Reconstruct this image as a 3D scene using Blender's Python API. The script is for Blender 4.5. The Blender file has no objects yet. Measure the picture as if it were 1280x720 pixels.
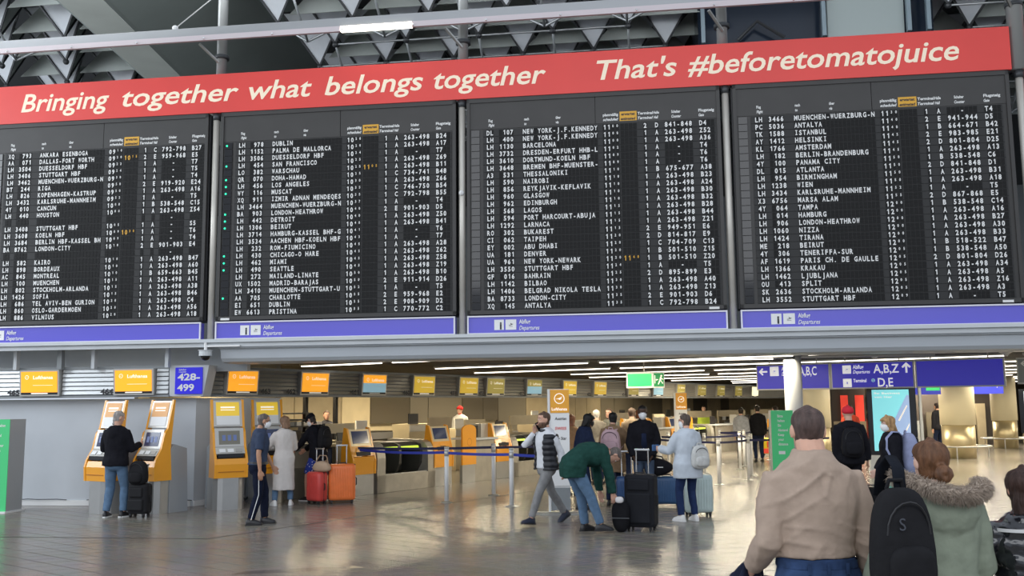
import bpy, bmesh, math, random
from mathutils import Vector, Matrix, noise
random.seed(7)
R = math.radians; PI = math.pi
COL = bpy.context.scene.collection
SC = bpy.context.scene
# ------------------------------------------------------------------ camera, world, lights, exposure
cam = bpy.data.cameras.new('camera'); camo = bpy.data.objects.new('camera', cam); COL.objects.link(camo)
cam.sensor_width = 36; cam.lens = 36*1200/1280; cam.clip_end = 400
PT, RO = R(6.98), R(.545)
fw = Vector((0, math.cos(PT), math.sin(PT))); rt = Vector((1, 0, 0)); up = rt.cross(fw)
UPV = math.cos(RO)*up + math.sin(RO)*rt; RTV = math.cos(RO)*rt - math.sin(RO)*up
m = Matrix((RTV, UPV, -fw)).transposed().to_4x4(); m.translation = (0, 0, 1.8)
camo.matrix_world = m; SC.camera = camo
w = bpy.data.worlds.new('overcast'); SC.world = w; w.use_nodes = True
w.node_tree.nodes['Background'].inputs[0].default_value = (.80, .88, 1, 1)
w.node_tree.nodes['Background'].inputs[1].default_value = .9
SC.view_settings.view_transform = 'Standard'; SC.view_settings.look = 'None'
SC.view_settings.exposure = -.06; SC.view_settings.gamma = 1
def area(name, loc, rot, sx, sy, power, col):
    l = bpy.data.lights.new(name, 'AREA'); l.shape = 'RECTANGLE'; l.size = sx; l.size_y = sy
    l.energy = power; l.color = col
    o = bpy.data.objects.new(name, l); COL.objects.link(o); o.location = loc; o.rotation_euler = rot
    return o
area('daylight_window', (-4, -9, 11), (R(68), 0, R(-6)), 30, 8, 1900, (.95, .97, 1))
area('daylight_window', (0, 15.0, 10.5), (R(140), 0, 0), 28, 1.5, 1300, (.95, .98, 1))  # added uplight above the banner, out of frame, brightens the roof panels; no window here
area('daylight_window', (-24, 14, 9), (R(92), 0, R(-70)), 18, 6, 2600, (.88, .94, 1))
DU = Vector((math.cos(R(-8.04)), math.sin(R(-8.04)), 0)); DN = Vector((-DU.y, DU.x, 0))
CU = Vector((math.cos(R(56.3)), math.sin(R(56.3)), 0)); CN = Vector((CU.y, -CU.x, 0))
ORD0 = 0
BO = Vector((0, 16.8, 0))
def bw(s, n, z=0): return BO + DU*s + DN*n + Vector((0, 0, z))     # board frame to world
def cw(s, c, z=0): return CU*s + CN*c + Vector((0, 0, z))          # counter frame to world
for s, c, p in ((19, -9, 150), (25, -10, 240), (33, -11, 380), (43, -9, 450), (25, -1, 200), (38, 2, 220), (50, 2, 300), (30, -4, 190), (29, 3, 190), (36, -3, 160), (24, 4, 130), (34, -4, 110), (42, 0, 150)):
    area('hall_lamp', cw(s, c, 2.66), (0, 0, R(-33.7)), 6, .4, p*1.45, (1, .88, .66))  # area lights added beneath the modelled tubes to brighten the hall and its columns
for s in (13.5, 17, 21, 25, 30, 36): area('counter_lamp', cw(s, -17.3, 2.6), (0, 0, R(56.3)), 3, .3, 125, (1, .84, .56))

# ------------------------------------------------------------------ materials
MATS = {}
def mat(name, col, rough=.5, metal=0, emit=0, var=0, scale=8, bump=0, bscale=40, spec=.5, coat=0, alpha=1, stretch=None):
    if name in MATS: return MATS[name]
    M = bpy.data.materials.new(name); M.use_nodes = True; nt = M.node_tree; b = nt.nodes['Principled BSDF']
    b.inputs['Base Color'].default_value = (*col, 1); b.inputs['Roughness'].default_value = rough
    b.inputs['Metallic'].default_value = metal; b.inputs['Specular IOR Level'].default_value = spec
    if coat: b.inputs['Coat Weight'].default_value = coat; b.inputs['Coat Roughness'].default_value = .08
    if alpha < 1: b.inputs['Alpha'].default_value = alpha
    if emit: b.inputs['Emission Color'].default_value = (*col, 1); b.inputs['Emission Strength'].default_value = emit
    if var or bump:
        tc = nt.nodes.new('ShaderNodeTexCoord'); mp = nt.nodes.new('ShaderNodeMapping'); nt.links.new(tc.outputs['Object'], mp.inputs[0])
        if stretch: mp.inputs['Scale'].default_value = stretch
    if var:
        n = nt.nodes.new('ShaderNodeTexNoise'); n.inputs['Scale'].default_value = scale; n.inputs['Detail'].default_value = 5
        nt.links.new(mp.outputs[0], n.inputs[0])
        r = nt.nodes.new('ShaderNodeValToRGB'); nt.links.new(n.outputs[0], r.inputs[0])
        r.color_ramp.elements[0].position = .3; r.color_ramp.elements[1].position = .7
        r.color_ramp.elements[0].color = (*[max(0, c*(1-var)) for c in col], 1)
        r.color_ramp.elements[1].color = (*[min(1, c*(1+var)) for c in col], 1)
        nt.links.new(r.outputs[0], b.inputs['Base Color'])
    if bump:
        n = nt.nodes.new('ShaderNodeTexNoise'); n.inputs['Scale'].default_value = bscale; n.inputs['Detail'].default_value = 3
        nt.links.new(mp.outputs[0], n.inputs[0])
        bp = nt.nodes.new('ShaderNodeBump'); bp.inputs['Strength'].default_value = bump; bp.inputs['Distance'].default_value = .01
        nt.links.new(n.outputs[0], bp.inputs['Height']); nt.links.new(bp.outputs[0], b.inputs['Normal'])
    MATS[name] = M; return M
def cloth(name, col, rough=.85, var=None): return mat(name, col, rough, var=(var if var is not None else (.04 if max(col) > .4 else .15)), scale=14, bump=.35, bscale=26, spec=(.08 if max(col) < .06 else .22))
steel = mat('brushed steel', (.55, .55, .53), .32, .9, var=.08, scale=6, stretch=(1, 1, 12))
steelD = mat('stainless desk cladding', (.42, .39, .33), .42, .5, var=.1, scale=5)
chrome = mat('polished steel', (.75, .75, .75), .18, 1)
white = mat('white paint', (.78, .78, .77), .4)
lgrey = mat('light grey paint', (.58, .61, .63), .45, var=.04, scale=2)
wallg = mat('grey wall panel', (.54, .57, .60), .38, var=.05, scale=1.2)
mgrey = mat('mid grey paint', (.26, .28, .29), .5, var=.06, scale=3)
dgrey = mat('dark grey metal', (.06, .065, .07), .45, .3)
black = mat('black plastic', (.012, .012, .014), .4)
blackg = mat('black glass', (.006, .006, .008), .08)
orange = mat('orange yellow lacquer', (.86, .36, .015), .3, coat=.3)
glyphw = mat('white flap print', (.80, .80, .78), .5)
ink = mat('dark print', (.02, .02, .025), .5)
boardm = mat('board housing grey', (.040, .038, .036), .5, var=.08, scale=3)
flapm = mat('flap module black', (.012, .012, .012), .6, spec=.2)
flapr = mat('flap row frame', (.036, .036, .036), .6, spec=.3)
litw = mat('backlit white print', (.9, .9, .9), .5, emit=.55)
signblue = mat('blue sign panel', (.060, .052, .62), .3, emit=.28)
stripblue = mat('blue departures strip', (.10, .09, .52), .22, emit=.12, coat=.5)
redm = mat('red banner vinyl', (.72, .054, .044), .4, emit=.07, var=.05, scale=.8)  # low emission stands in for front light on banner and print, neither is a lamp
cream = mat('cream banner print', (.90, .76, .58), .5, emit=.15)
creamw = mat('cream wall', (.60, .51, .34), .6, var=.08, scale=2)
tan = mat('tan counter wall', (.36, .30, .20), .6, var=.12, scale=2)
brown = mat('brown glass screen', (.10, .085, .06), .25)
green = mat('green sign panel', (.07, .55, .20), .35, emit=.12)
exitg = mat('lit green exit sign', (.03, .50, .14), .3, emit=.9)
silver = mat('silver plastic', (.52, .51, .48), .35, .4)
paper = mat('white paper', (.85, .85, .84), .6)
tube_on = mat('lit fluorescent tube', (1, .93, .80), .5, emit=5)
tube_off = mat('unlit diffuser', (.62, .55, .57), .3)
lime = mat('lime light bar', (.62, .85, .05), .4, emit=.8)
belt = mat('blue queue belt', (.02, .035, .32), .7)
beltd = mat('dark navy queue belt', (.012, .015, .07), .7)

# ------------------------------------------------------------------ mesh helpers
class MB:
    def __init__(s): s.bm = bmesh.new()
    def box(s, c, d, rz=0, bev=0, rx=0, seg=2):
        M = Matrix.Translation(c) @ Matrix.Rotation(rz, 4, 'Z') @ Matrix.Rotation(rx, 4, 'X') @ Matrix.Diagonal((*d, 1))
        g = bmesh.ops.create_cube(s.bm, size=1, matrix=M)
        if bev:
            es = set(e for v in g['verts'] for e in v.link_edges)
            bmesh.ops.bevel(s.bm, geom=list(es), offset=bev, segments=seg, affect='EDGES', profile=.5)
        return s
    def lo(s, x0, x1, y0, y1, z0, z1, bev=0):
        return s.box(((x0+x1)/2, (y0+y1)/2, (z0+z1)/2), (abs(x1-x0), abs(y1-y0), abs(z1-z0)), bev=bev)
    def ring(s, pts): return [s.bm.verts.new(p) for p in pts]
    def skin(s, rings, cap=True, closed=True):
        vs = [s.ring(r) for r in rings]; n = len(vs[0])
        for a, b in zip(vs, vs[1:]):
            for i in range(n if closed else n-1):
                j = (i+1) % n
                s.bm.faces.new((a[i], a[j], b[j], b[i]))
        if cap and closed: s.bm.faces.new(vs[0][::-1]); s.bm.faces.new(vs[-1])
        return s
    def tube(s, pts, rad, n=8, sq=1.0, ref=None):
        pts = [Vector(p) for p in pts]; rings = []
        if not hasattr(rad, '__len__'): rad = [rad]*len(pts)
        ref = Vector(ref) if ref else None; prev = None
        for i, p in enumerate(pts):
            t = (pts[min(i+1, len(pts)-1)]-pts[max(i-1, 0)]).normalized()
            if prev is None:
                a = ref or (Vector((0, 0, 1)) if abs(t.z) < .9 else Vector((1, 0, 0)))
            else: a = prev
            u = (a-t*a.dot(t)).normalized(); v = t.cross(u); prev = u
            rings.append([p+u*math.cos(2*PI*k/n)*rad[i]+v*math.sin(2*PI*k/n)*rad[i]*sq for k in range(n)])
        return s.skin(rings)
    def cyl(s, p, q, r, n=12): return s.tube([p, q], r, n)
    def prism(s, poly, x0, x1, axis='x'):
        if axis == 'x': f = lambda a, b, t: (t, a, b)
        elif axis == 'y': f = lambda a, b, t: (a, t, b)
        else: f = lambda a, b, t: (a, b, t)
        return s.skin([[f(a, b, x0) for a, b in poly], [f(a, b, x1) for a, b in poly]])
    def slab(s, P1, P2, x0, x1, t):      # panel through two (y,z) profile points
        d = Vector((P2[0]-P1[0], P2[1]-P1[1])).normalized(); nx, nz = -d.y*t, d.x*t
        return s.prism([P1, P2, (P2[0]+nx, P2[1]+nz), (P1[0]+nx, P1[1]+nz)], x0, x1)
    def sph(s, c, r, n=12, m=8, sc=(1, 1, 1)):
        M = Matrix.Translation(c) @ Matrix.Diagonal((*sc, 1))
        bmesh.ops.create_uvsphere(s.bm, u_segments=n, v_segments=m, radius=r, matrix=M); return s
    def data(s, name, mt, smooth=False):
        bmesh.ops.recalc_face_normals(s.bm, faces=s.bm.faces)
        me = bpy.data.meshes.new(name); s.bm.to_mesh(me); s.bm.free()
        if mt: me.materials.append(mt)
        if smooth: me.polygons.foreach_set('use_smooth', [True]*len(me.polygons))
        return me
    def build(s, name, mt, parent=None, smooth=False, loc=None, rz=0):
        return link(name, s.data(name, mt, smooth), parent, loc, rz)
def link(name, me, parent=None, loc=None, rz=0):
    o = bpy.data.objects.new(name, me); COL.objects.link(o)
    if parent: o.parent = parent
    if loc is not None: o.location = loc
    if rz: o.rotation_euler = (0, 0, rz)
    return o
def tag(o, label=None, cat=None, group=None, kind=None):
    if label: o['label'] = label
    if cat: o['category'] = cat
    if group: o['group'] = group
    if kind: o['kind'] = kind
    return o
def thing(name, label, cat, loc=(0, 0, 0), rz=0, group=None):
    o = link(name, None, None, loc, rz); return tag(o, label, cat, group)
def struct(o): o['kind'] = 'structure'; return o
def stuff(o): o['kind'] = 'stuff'; return o
def dup(o, parent=None):
    c = o.copy(); COL.objects.link(c)
    if parent: c.parent = parent
    for ch in list(o.children): dup(ch, c)
    return c
# ---- lettering: the built-in font turned to meshes, upright and facing -Y
def text_data(s, bold=0, shear=0, space=1.0, res=3):
    cu = bpy.data.curves.new('t', 'FONT'); cu.body = s; cu.size = 1; cu.offset = bold; cu.shear = shear
    cu.space_character = space; cu.resolution_u = res; cu.fill_mode = 'FRONT'
    o = bpy.data.objects.new('t', cu); COL.objects.link(o)
    dg = bpy.context.evaluated_depsgraph_get(); me = bpy.data.meshes.new_from_object(o.evaluated_get(dg))
    V = [(v.co.x, v.co.y) for v in me.vertices]; Fc = [tuple(p.vertices) for p in me.polygons]
    bpy.data.objects.remove(o); bpy.data.curves.remove(cu); bpy.data.meshes.remove(me)
    return V, Fc
GL = {}
def glyph(ch):
    if ch not in GL:
        V, Fc = text_data(ch, bold=.034, res=2)
        if ch == '1': V = [(.10, 0), (.26, 0), (.26, .73), (.14, .73), (-.04, .60), (-.04, .47), (.10, .54)]; Fc = [(0, 1, 2, 3, 4, 5, 6)]
        if ch == 'I': V = [(0, 0), (.36, 0), (.36, .12), (.25, .12), (.25, .61), (.36, .61), (.36, .73), (0, .73), (0, .61), (.11, .61), (.11, .12), (0, .12)]; Fc = [tuple(range(12))]
        if V:
            x0 = min(v[0] for v in V); x1 = max(v[0] for v in V); mid = (x0+x1)/2
            V = [(v[0]-mid, v[1]) for v in V]
        GL[ch] = (V, Fc, (x1-x0) if V else 0)
    return GL[ch]
class Letters:
    def __init__(s): s.V = []; s.F = []
    def cell(s, ch, x, y, z, h, wmax):
        V, Fc, wd = glyph(ch)
        if not V: return
        k = h/.73; kx = min(k*.82, wmax/wd); b = len(s.V)
        s.V += [(x+a*kx, y, z+c*k) for a, c in V]; s.F += [tuple(i+b for i in f) for f in Fc]
    def line(s, t, x, y, z, h, width=None, bold=.01, shear=0, align='l', cond=1.0, space=1.0):
        V, Fc = text_data(t, bold, shear, space)
        if not V: return
        k = h/.73; x0 = min(v[0] for v in V); x1 = max(v[0] for v in V)
        kx = (width/(x1-x0)) if width else k*cond
        off = x - (x0*kx if align == 'l' else ((x0+x1)/2*kx if align == 'c' else x1*kx)); b = len(s.V)
        s.V += [(off+a*kx, y, z+c*k) for a, c in V]; s.F += [tuple(i+b for i in f) for f in Fc]
    def poly(s, pts, y):
        b = len(s.V); s.V += [(x, y, z) for x, z in pts]; s.F.append(tuple(range(b, b+len(pts))))
    def ringp(s, cx, cz, r, t, y, n=24):
        for i in range(n):
            a, c = 2*PI*i/n, 2*PI*(i+1)/n
            s.poly([(cx+r*math.cos(a), cz+r*math.sin(a)), (cx+r*math.cos(c), cz+r*math.sin(c)), (cx+(r-t)*math.cos(c), cz+(r-t)*math.sin(c)), (cx+(r-t)*math.cos(a), cz+(r-t)*math.sin(a))], y)
    def build(s, name, mt, parent=None, loc=None, rz=0):
        me = bpy.data.meshes.new(name); me.from_pydata(s.V, [], s.F); me.materials.append(mt)
        o = link(name, me, parent, loc, rz)
        if len(s.V) > 3 and name.endswith(('lettering', 'print', 'logo')) and parent: o['kind'] = 'stuff'
        return o
PLANE = [(-.45, -.05), (-.30, -.10), (.05, .02), (-.12, .30), (-.02, .32), (.22, .10), (.40, .17), (.47, .12), (.40, .06), (-.20, -.18), (-.38, -.16)]
def pict_plane(L, cx, cz, r, y, up_=False):
    for q in (PLANE,):
        if up_: pts = [(0, .45), (.07, .3), (.07, .1), (.42, -.12), (.42, -.2), (.07, -.1), (.05, -.32), (.16, -.42), (-.16, -.42), (-.05, -.32), (-.07, -.1), (-.42, -.2), (-.42, -.12), (-.07, .1), (-.07, .3)]
        else: pts = q
        L.poly([(cx+a*r, cz+b*r) for a, b in pts][::-1], y)
    if not up_: L.poly([(cx-.4*r, cz-.4*r), (cx+.4*r, cz-.4*r), (cx+.4*r, cz-.34*r), (cx-.4*r, cz-.34*r)], y)
# ================================================================== SETTING
# floor: the near field laid in rhombic stone tiles, the far field in the material
def floor_mat():
    M = bpy.data.materials.new('polished floor stone'); M.use_nodes = True; nt = M.node_tree; b = nt.nodes['Principled BSDF']
    g = nt.nodes.new('ShaderNodeNewGeometry')
    n1 = nt.nodes.new('ShaderNodeTexNoise'); n1.inputs['Scale'].default_value = 90; n1.inputs['Detail'].default_value = 4
    n2 = nt.nodes.new('ShaderNodeTexNoise'); n2.inputs['Scale'].default_value = .8; n2.inputs['Detail'].default_value = 3
    wn = nt.nodes.new('ShaderNodeTexVoronoi'); wn.inputs['Scale'].default_value = 2.6
    for n in (n1, n2, wn): nt.links.new(g.outputs['Position'], n.inputs['Vector'])
    r = nt.nodes.new('ShaderNodeValToRGB'); nt.links.new(n1.outputs[0], r.inputs[0])
    r.color_ramp.elements[0].position = .35; r.color_ramp.elements[0].color = (.17, .152, .13, 1)
    r.color_ramp.elements[1].position = .68; r.color_ramp.elements[1].color = (.44, .40, .34, 1)
    mx = nt.nodes.new('ShaderNodeMix'); mx.data_type = 'RGBA'; mx.blend_type = 'MULTIPLY'; mx.inputs[0].default_value = .5
    nt.links.new(r.outputs[0], mx.inputs[6]); nt.links.new(n2.outputs[0], mx.inputs[7])
    br = nt.nodes.new('ShaderNodeMix'); br.data_type = 'RGBA'; br.blend_type = 'MULTIPLY'; br.inputs[0].default_value = .12
    nt.links.new(mx.outputs[2], br.inputs[6]); nt.links.new(wn.outputs['Color'], br.inputs[7])
    nt.links.new(br.outputs[2], b.inputs['Base Color'])
    b.inputs['Roughness'].default_value = .23; b.inputs['Specular IOR Level'].default_value = .7
    nb = nt.nodes.new('ShaderNodeTexNoise'); nb.inputs['Scale'].default_value = 22; nb.inputs['Detail'].default_value = 6
    nt.links.new(g.outputs['Position'], nb.inputs['Vector'])
    bp = nt.nodes.new('ShaderNodeBump'); bp.inputs['Strength'].default_value = .05; bp.inputs['Distance'].default_value = .02
    nt.links.new(nb.outputs[0], bp.inputs['Height']); nt.links.new(bp.outputs[0], b.inputs['Normal'])
    return M
floorm = floor_mat()
fl_ = MB(); fl_.lo(-40, 60, -12, 90, -.30, -.004)
floor = struct(fl_.build('floor', floorm))
A, B2 = .36, .36
e1 = Vector((math.cos(R(-8.04-30)), math.sin(R(-8.04-30)), 0)); e2 = Vector((math.cos(R(-8.04+30)), math.sin(R(-8.04+30)), 0))
def tile_data(pitch, name):
    g = .009; mb = MB(); u, v = e1*(pitch/2-g), e2*(pitch/2-g)
    def rr(k, z): return [(u*a+v*c)*k + Vector((0, 0, z)) for a, c in ((-1, -1), (1, -1), (1, 1), (-1, 1))]
    mb.skin([rr(1, -.004), rr(1, -.001), rr(.985, 0)]); return mb.data(name, floorm)
td = tile_data(A, 'tile')
cells = []
for i in range(-80, 120):
    for j in range(-80, 120):
        c = e1*(i*A)+e2*(j*A)
        if 9.6 < c.y < 19.4 - .14*c.x and abs(c.x) < .56*c.y+.4 and c.y < 18.3 + max(0, c.x+5)*.5: cells.append(c)
cells.sort(key=lambda c: c.y)
# the keyed beige triangle is its own tile
for c in cells[:299]: link('tile', td, floor, c)
mbt = MB(); V, Fc = [], []
base = [v.co.copy() for v in td.vertices]; fb = [tuple(p.vertices) for p in td.polygons]
for c in cells[299:]:
    b0 = len(V); V += [tuple(q+c) for q in base]; Fc += [tuple(i+b0 for i in f) for f in fb]
gv, gf = [], []
for c in cells:
    b0 = len(gv); gv += [tuple(c+(e1*a+e2*d)*(A*.505)+Vector((0, 0, -.0032))) for a, d in ((-1, -1), (1, -1), (1, 1), (-1, 1))]; gf.append((b0, b0+1, b0+2, b0+3))
mg = bpy.data.meshes.new('grout'); mg.from_pydata(gv, [], gf); mg.materials.append(mat('dark grout', (.07, .06, .052), .6)); stuff(link('grout', mg, floor))
me = bpy.data.meshes.new('tile_field'); me.from_pydata(V, [], Fc); me.materials.append(floorm)
stuff(link('tile_field', me, floor))
mb = MB(); mb.prism([(-1.87, 11.1), (-1.70, 11.14), (-1.86, 11.28)], .0002, .002, 'z'); mb.build('tile', mat('beige stone', (.55, .45, .30), .25), floor)
mb = MB(); mb.prism([(-3.1, 10.75), (-2.3, 10.9), (-1.9, 11.15), (-2.2, 11.2), (-3.0, 10.95)], .0002, .0012, 'z'); mb.build('tile', mat('darker stone', (.11, .10, .095), .25), floor)
# expansion joint in the floor
mb = MB()
for p, q in (((-9.5, 14.35), (-4.26, 13.67)), ((-4.26, 13.67), (13, 39.5))):
    d = Vector((q[0]-p[0], q[1]-p[1], 0)); L_ = d.length
    mb.box(((p[0]+q[0])/2, (p[1]+q[1])/2, 0), (L_, .035, .003), rz=math.atan2(d.y, d.x))
mb.build('floor_joint', mat('joint rubber', (.03, .028, .025), .5), floor)

# front wall left, corner, receding wall
corner = bw(-6.1, .54)
def wall_box(name, p, q, z0, z1, t, m_, side=1):
    d = Vector(q)-Vector(p); mb = MB(); mb.lo(0, d.length, 0 if side > 0 else -t, t if side > 0 else 0, z0, z1)
    return struct(mb.build(name, m_, None, loc=(p[0], p[1], 0), rz=math.atan2(d.y, d.x)))
wall_box('wall_front', bw(-13, .54), corner, 0, 2.0, .12, wallg)
cend = cw(13.95, -15.07); d0 = corner
w2 = wall_box('wall_side', corner, cend, 0, 2.0, .12, wallg)
for p, q in ((bw(-13, .54), corner), (corner, cend)):
    d = Vector(q)-Vector(p); mb = MB(); mb.lo(0, d.length-.05, -.03, 0, 0, .10)
    struct(mb.build('baseboard_front', white, None, loc=(p[0], p[1], 0), rz=math.atan2(d.y, d.x)))
mb = MB()
for k, x in enumerate((-9.6, -8.2, -7.1)): mb.tube([bw(x+i*.2, .48+.01*math.sin(i*2.1+k), .11+.012*abs(math.sin(i*1.3))) for i in range(6)], .008, 5)
tag(mb.build('cable', black), 'thin black cable lying along the top of the white baseboard', 'cable')
mb = MB(); mb.tube([cw(12.6+i*.1, -14.75+.04*math.sin(i*1.7), .05+.05*(i % 2)) for i in range(8)], .022, 6, ref=(0, 0, 1))
tag(mb.build('cable', dgrey, smooth=True), 'grey cable coil on the floor behind the second pair of kiosks', 'cable')
# wall over the fascia at left, beam under the boards
mb = MB(); mb.lo(-13, -5.2, .75, .9, 2.5, 3.05); struct(mb.build('wall_upper', lgrey, None, loc=BO, rz=R(-8.04)))
mb = MB(); mb.lo(-13, 16, -.28, .75, 2.98, 3.04); mb.lo(-13, 16, -.22, -.18, 2.90, 2.98); struct(mb.build('trim_1', lgrey, None, loc=BO, rz=R(-8.04)))
mb = MB(); mb.skin([[(x, y, z) for y, z in ((-.16, 2.98), (-.18, 2.88), (-.10, 2.86), (-.06, 2.70), (0, 2.64), (.10, 2.62), (.7, 2.62), (.7, 2.98))] for x in (-5.35, -1, 4, 9, 16)])
struct(mb.build('trim_2', mat('beam pale blue grey', (.52, .56, .60), .4, var=.03, scale=1), None, loc=BO, rz=R(-8.04)))
for x in (-9.55, -7.96, -6.49, -8.64): 
    mb = MB(); r = .05 if x != -8.64 else .07; mb.lo(x-r/1.5, x+r/1.5, .1, .2, 2.56, 2.98); struct(mb.build('trim_3', lgrey if x != -8.64 else mgrey, None, loc=BO, rz=R(-8.04)))
# low hall ceiling, slats and light lines
ceil = MB(); ceil.lo(-13, 40, .8, 62, 2.84, 2.96); ceil = struct(ceil.build('ceiling_hall', mat('dark ceiling void', (.022, .02, .018), .8), None, loc=BO, rz=R(-8.04)))
slatm = mat('dark metal ceiling slat', (.11, .10, .09), .45, .5)
inv = (Matrix.Translation(BO) @ Matrix.Rotation(R(-8.04), 4, 'Z')).inverted()
sd = MB(); sd.lo(-.5, .5, -.05, .05, 2.765, 2.845); sd = sd.data('ceiling_slat', slatm)
def cmax(s): return min(26, (.910*s-17.9)/.438)
s_ = 14.2
while s_ < 62:
    c1 = cmax(s_)
    if c1 > -19:
        o = link('ceiling_slat', sd, ceil, None); M = Matrix.Translation(cw(s_, (c1-20)/2)) @ Matrix.Rotation(R(-33.7), 4, 'Z') @ Matrix.Diagonal((c1+20, 1, 1, 1))
        o.matrix_local = inv @ M
    s_ += .42 if s_ < 40 else .8
ORD = ['nearest', 'second', 'third', 'fourth', 'fifth', 'sixth', 'seventh', 'eighth', 'ninth', 'tenth', 'eleventh', 'twelfth', 'thirteenth', 'fourteenth', 'fifteenth']
for k in range(12):
    s = 15.25+3.28*k; c = -15.0+(.3 if k % 2 else -.9)
    lim = cmax(s)-.5; seg = 2.5 if k == 0 else 4.4
    npc = -1
    while c < lim-1 and c < 16:
        npc += 1
        L2 = min(seg, lim-c)
        t = thing('ceiling_light', 'tube light in the %s row of the slatted ceiling, %s from the counter side' % (ORD[k], ORD[npc]), 'light', cw(s, c+L2/2, 2.70), R(-33.7), 'tube lights in the slatted ceiling')
        mb = MB(); mb.lo(-L2/2+.05, L2/2-.05, -.05, .05, .02, .06); mb.build('light_housing', silver, t)
        mb = MB(); mb.lo(-L2/2+.08, L2/2-.08, -.02, .02, .0, .02); mb.build('diffuser', tube_on, t)
        mb = MB(); mb.lo(-.01, .01, -.01, .01, .06, .14); mb.build('hanger', silver, t)
        c += L2+.15
        if k > 5: seg = 6
t = thing('ceiling_light', 'long tube light running just behind the pale beam on the right', 'light', (6, 19.9, 2.70), R(-7.8))
mb = MB(); mb.lo(-2.6, 2.6, -.05, .05, .02, .06); mb.build('light_housing', silver, t)
mb = MB(); mb.lo(-2.55, -.6, -.02, .02, .0, .02); mb.build('diffuser', tube_on, t)
# fascias with louvre slats
louv = mat('louvre slat paint', (.60, .62, .62), .35, .35)
def fascia(name, loc, rz, x0, x1, gaps, z0=2.05, z1=2.57, slatcol=louv):
    f = MB(); f.lo(x0, x1, .02, .10, z0, z1); f.lo(x0, x1, -.05, .1, z1-.02, z1+.03); f.lo(x0, x1, -.05, .1, z0-.03, z0+.01)
    f = struct(f.build(name, mgrey, None, loc=loc, rz=rz))
    edges = [x0]+[g for p in gaps for g in p]+[x1]
    for a, b in zip(edges[::2], edges[1::2]):
        if b-a < .15: continue
        for i in range(6):
            zz = z0+.045+i*.082; mb = MB(); mb.prism([(-.045, zz-.012), (-.03, zz+.05), (.02, zz+.055), (.02, zz-.012)], a+.02, b-.02)
            mb.build('fascia_slat', slatcol, f)
    return f
FL = bw(0, .54-.25)
fascia('trim_4', FL, R(-8.04), -13, -6.5, [(-9.48, -8.67), (-7.57, -6.77)])
FR = CN*-15.05
SCR = [(12.43, 13.22), (14.37, 15.2), (16.25, 17.08), (18.05, 18.9), (19.9, 20.74), (21.13, 21.98), (23.1, 23.92), (25.12, 25.95), (27.05, 27.9), (29.45, 30.25), (31.4, 32.25), (33.45, 34.2), (35.4, 36.25), (37.4, 38.25), (39.4, 40.25), (41.45, 42.3)]
fascia('trim_5', FR, R(56.3), 12.0, 50, SCR, slatcol=mat('warm louvre slat', (.36, .34, .29), .35, .35))
# wall behind the counters, partitions, far walls
mb = MB(); mb.lo(13.6, 60, 4.3, 4.45, 0, 2.84); struct(mb.build('wall_back', creamw, None, loc=CN*-15.05, rz=R(56.3)))
mb = MB(); mb.lo(13.9, 14.0, .1, 4.3, 0, 2.84); struct(mb.build('wall_left', tan, None, loc=CN*-15.05, rz=R(56.3)))
pm = [tan, brown, creamw, mat('grey brown panel', (.17, .15, .115), .5)]
rr = random.Random(3)
t = thing('partition', 'row of brown and tan back wall panels behind the check in counters', 'partition', CN*-15.05, R(56.3))
s = 14.4
while s < 50:
    wd = rr.choice((.9, 1.2, 1.8)); k = rr.randrange(4)
    mb = MB(); mb.lo(s, s+wd-.03, 4.18, 4.28, (0, 1.3, 0)[k % 3], 2.2); mb.build('partition_panel', pm[k], t); s += wd
mb = MB(); mb.lo(-20, 45, 47, 47.3, 0, 3); struct(mb.build('wall_far', mat('far wall warm grey', (.20, .16, .11), .6, var=.3, scale=.8), None, loc=BO, rz=R(-8.04)))
mb = MB(); mb.lo(32, 32.3, 4, 50, 0, 3); struct(mb.build('wall_right', creamw, None, loc=BO, rz=R(-8.04)))
mb = MB(); mb.lo(-34, 40, 40, 40.4, 3, 16); struct(mb.build('wall_rear_upper', mat('hall rear wall grey', (.20, .215, .22), .6), None, loc=BO, rz=R(-8.04)))
# ---------------------------------------------------------------- roof
roofdark = mat('roof void', (.07, .075, .08), .8)
mb = MB(); mb.lo(-34, 40, 2.5, 45, 13.9, 14.2); roof = struct(mb.build('ceiling_roof', roofdark, None, loc=BO, rz=R(-8.04)))
panm = mat('pale roof panel', (.54, .57, .61), .45, var=.06, scale=1.5); panm2 = mat('greenish roof panel', (.47, .51, .49), .5, var=.05, scale=1.5)
tubem = mat('roof tube steel', (.33, .35, .36), .35, .6); darkt = mat('dark roof rib', (.035, .038, .042), .5, .3)
SP, RS = 2.02, 1.62
def node(j, k): return Vector((1.04+SP*j+(SP/2 if k % 2 else 0), 6.45+RS*k, 11.8))
def skip(p):
    if 3.9 < p.x < 9.9-.0*p.y: return True
    if -12.9 < p.x+ .14*(p.y-6) < -7.2: return True
    return False
H_ = 1.45
a_, b_ = SP/2-.05, RS*.62
pyr = [Vector((-a_, -b_*.62, H_)), Vector((a_, -b_*.62, H_)), Vector((0, b_*1.0, H_)), Vector((0, 0, .02))]
def tri(vs, t=.02):
    mb = MB(); c = (vs[0]+vs[1]+vs[2])/3; n = (vs[1]-vs[0]).cross(vs[2]-vs[0]).normalized()
    mb.skin([[v for v in vs], [v+n*t for v in vs]]); return mb
P_front = tri([pyr[0], pyr[1], pyr[3]]).data('roof_panel', panm)
P_l = tri([pyr[0]+Vector((0,.02,0)), pyr[2], pyr[3]]).data('roof_panel', panm2); P_r = tri([pyr[1]+Vector((0,.02,0)), pyr[2], pyr[3]]).data('roof_panel', panm2)
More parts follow.
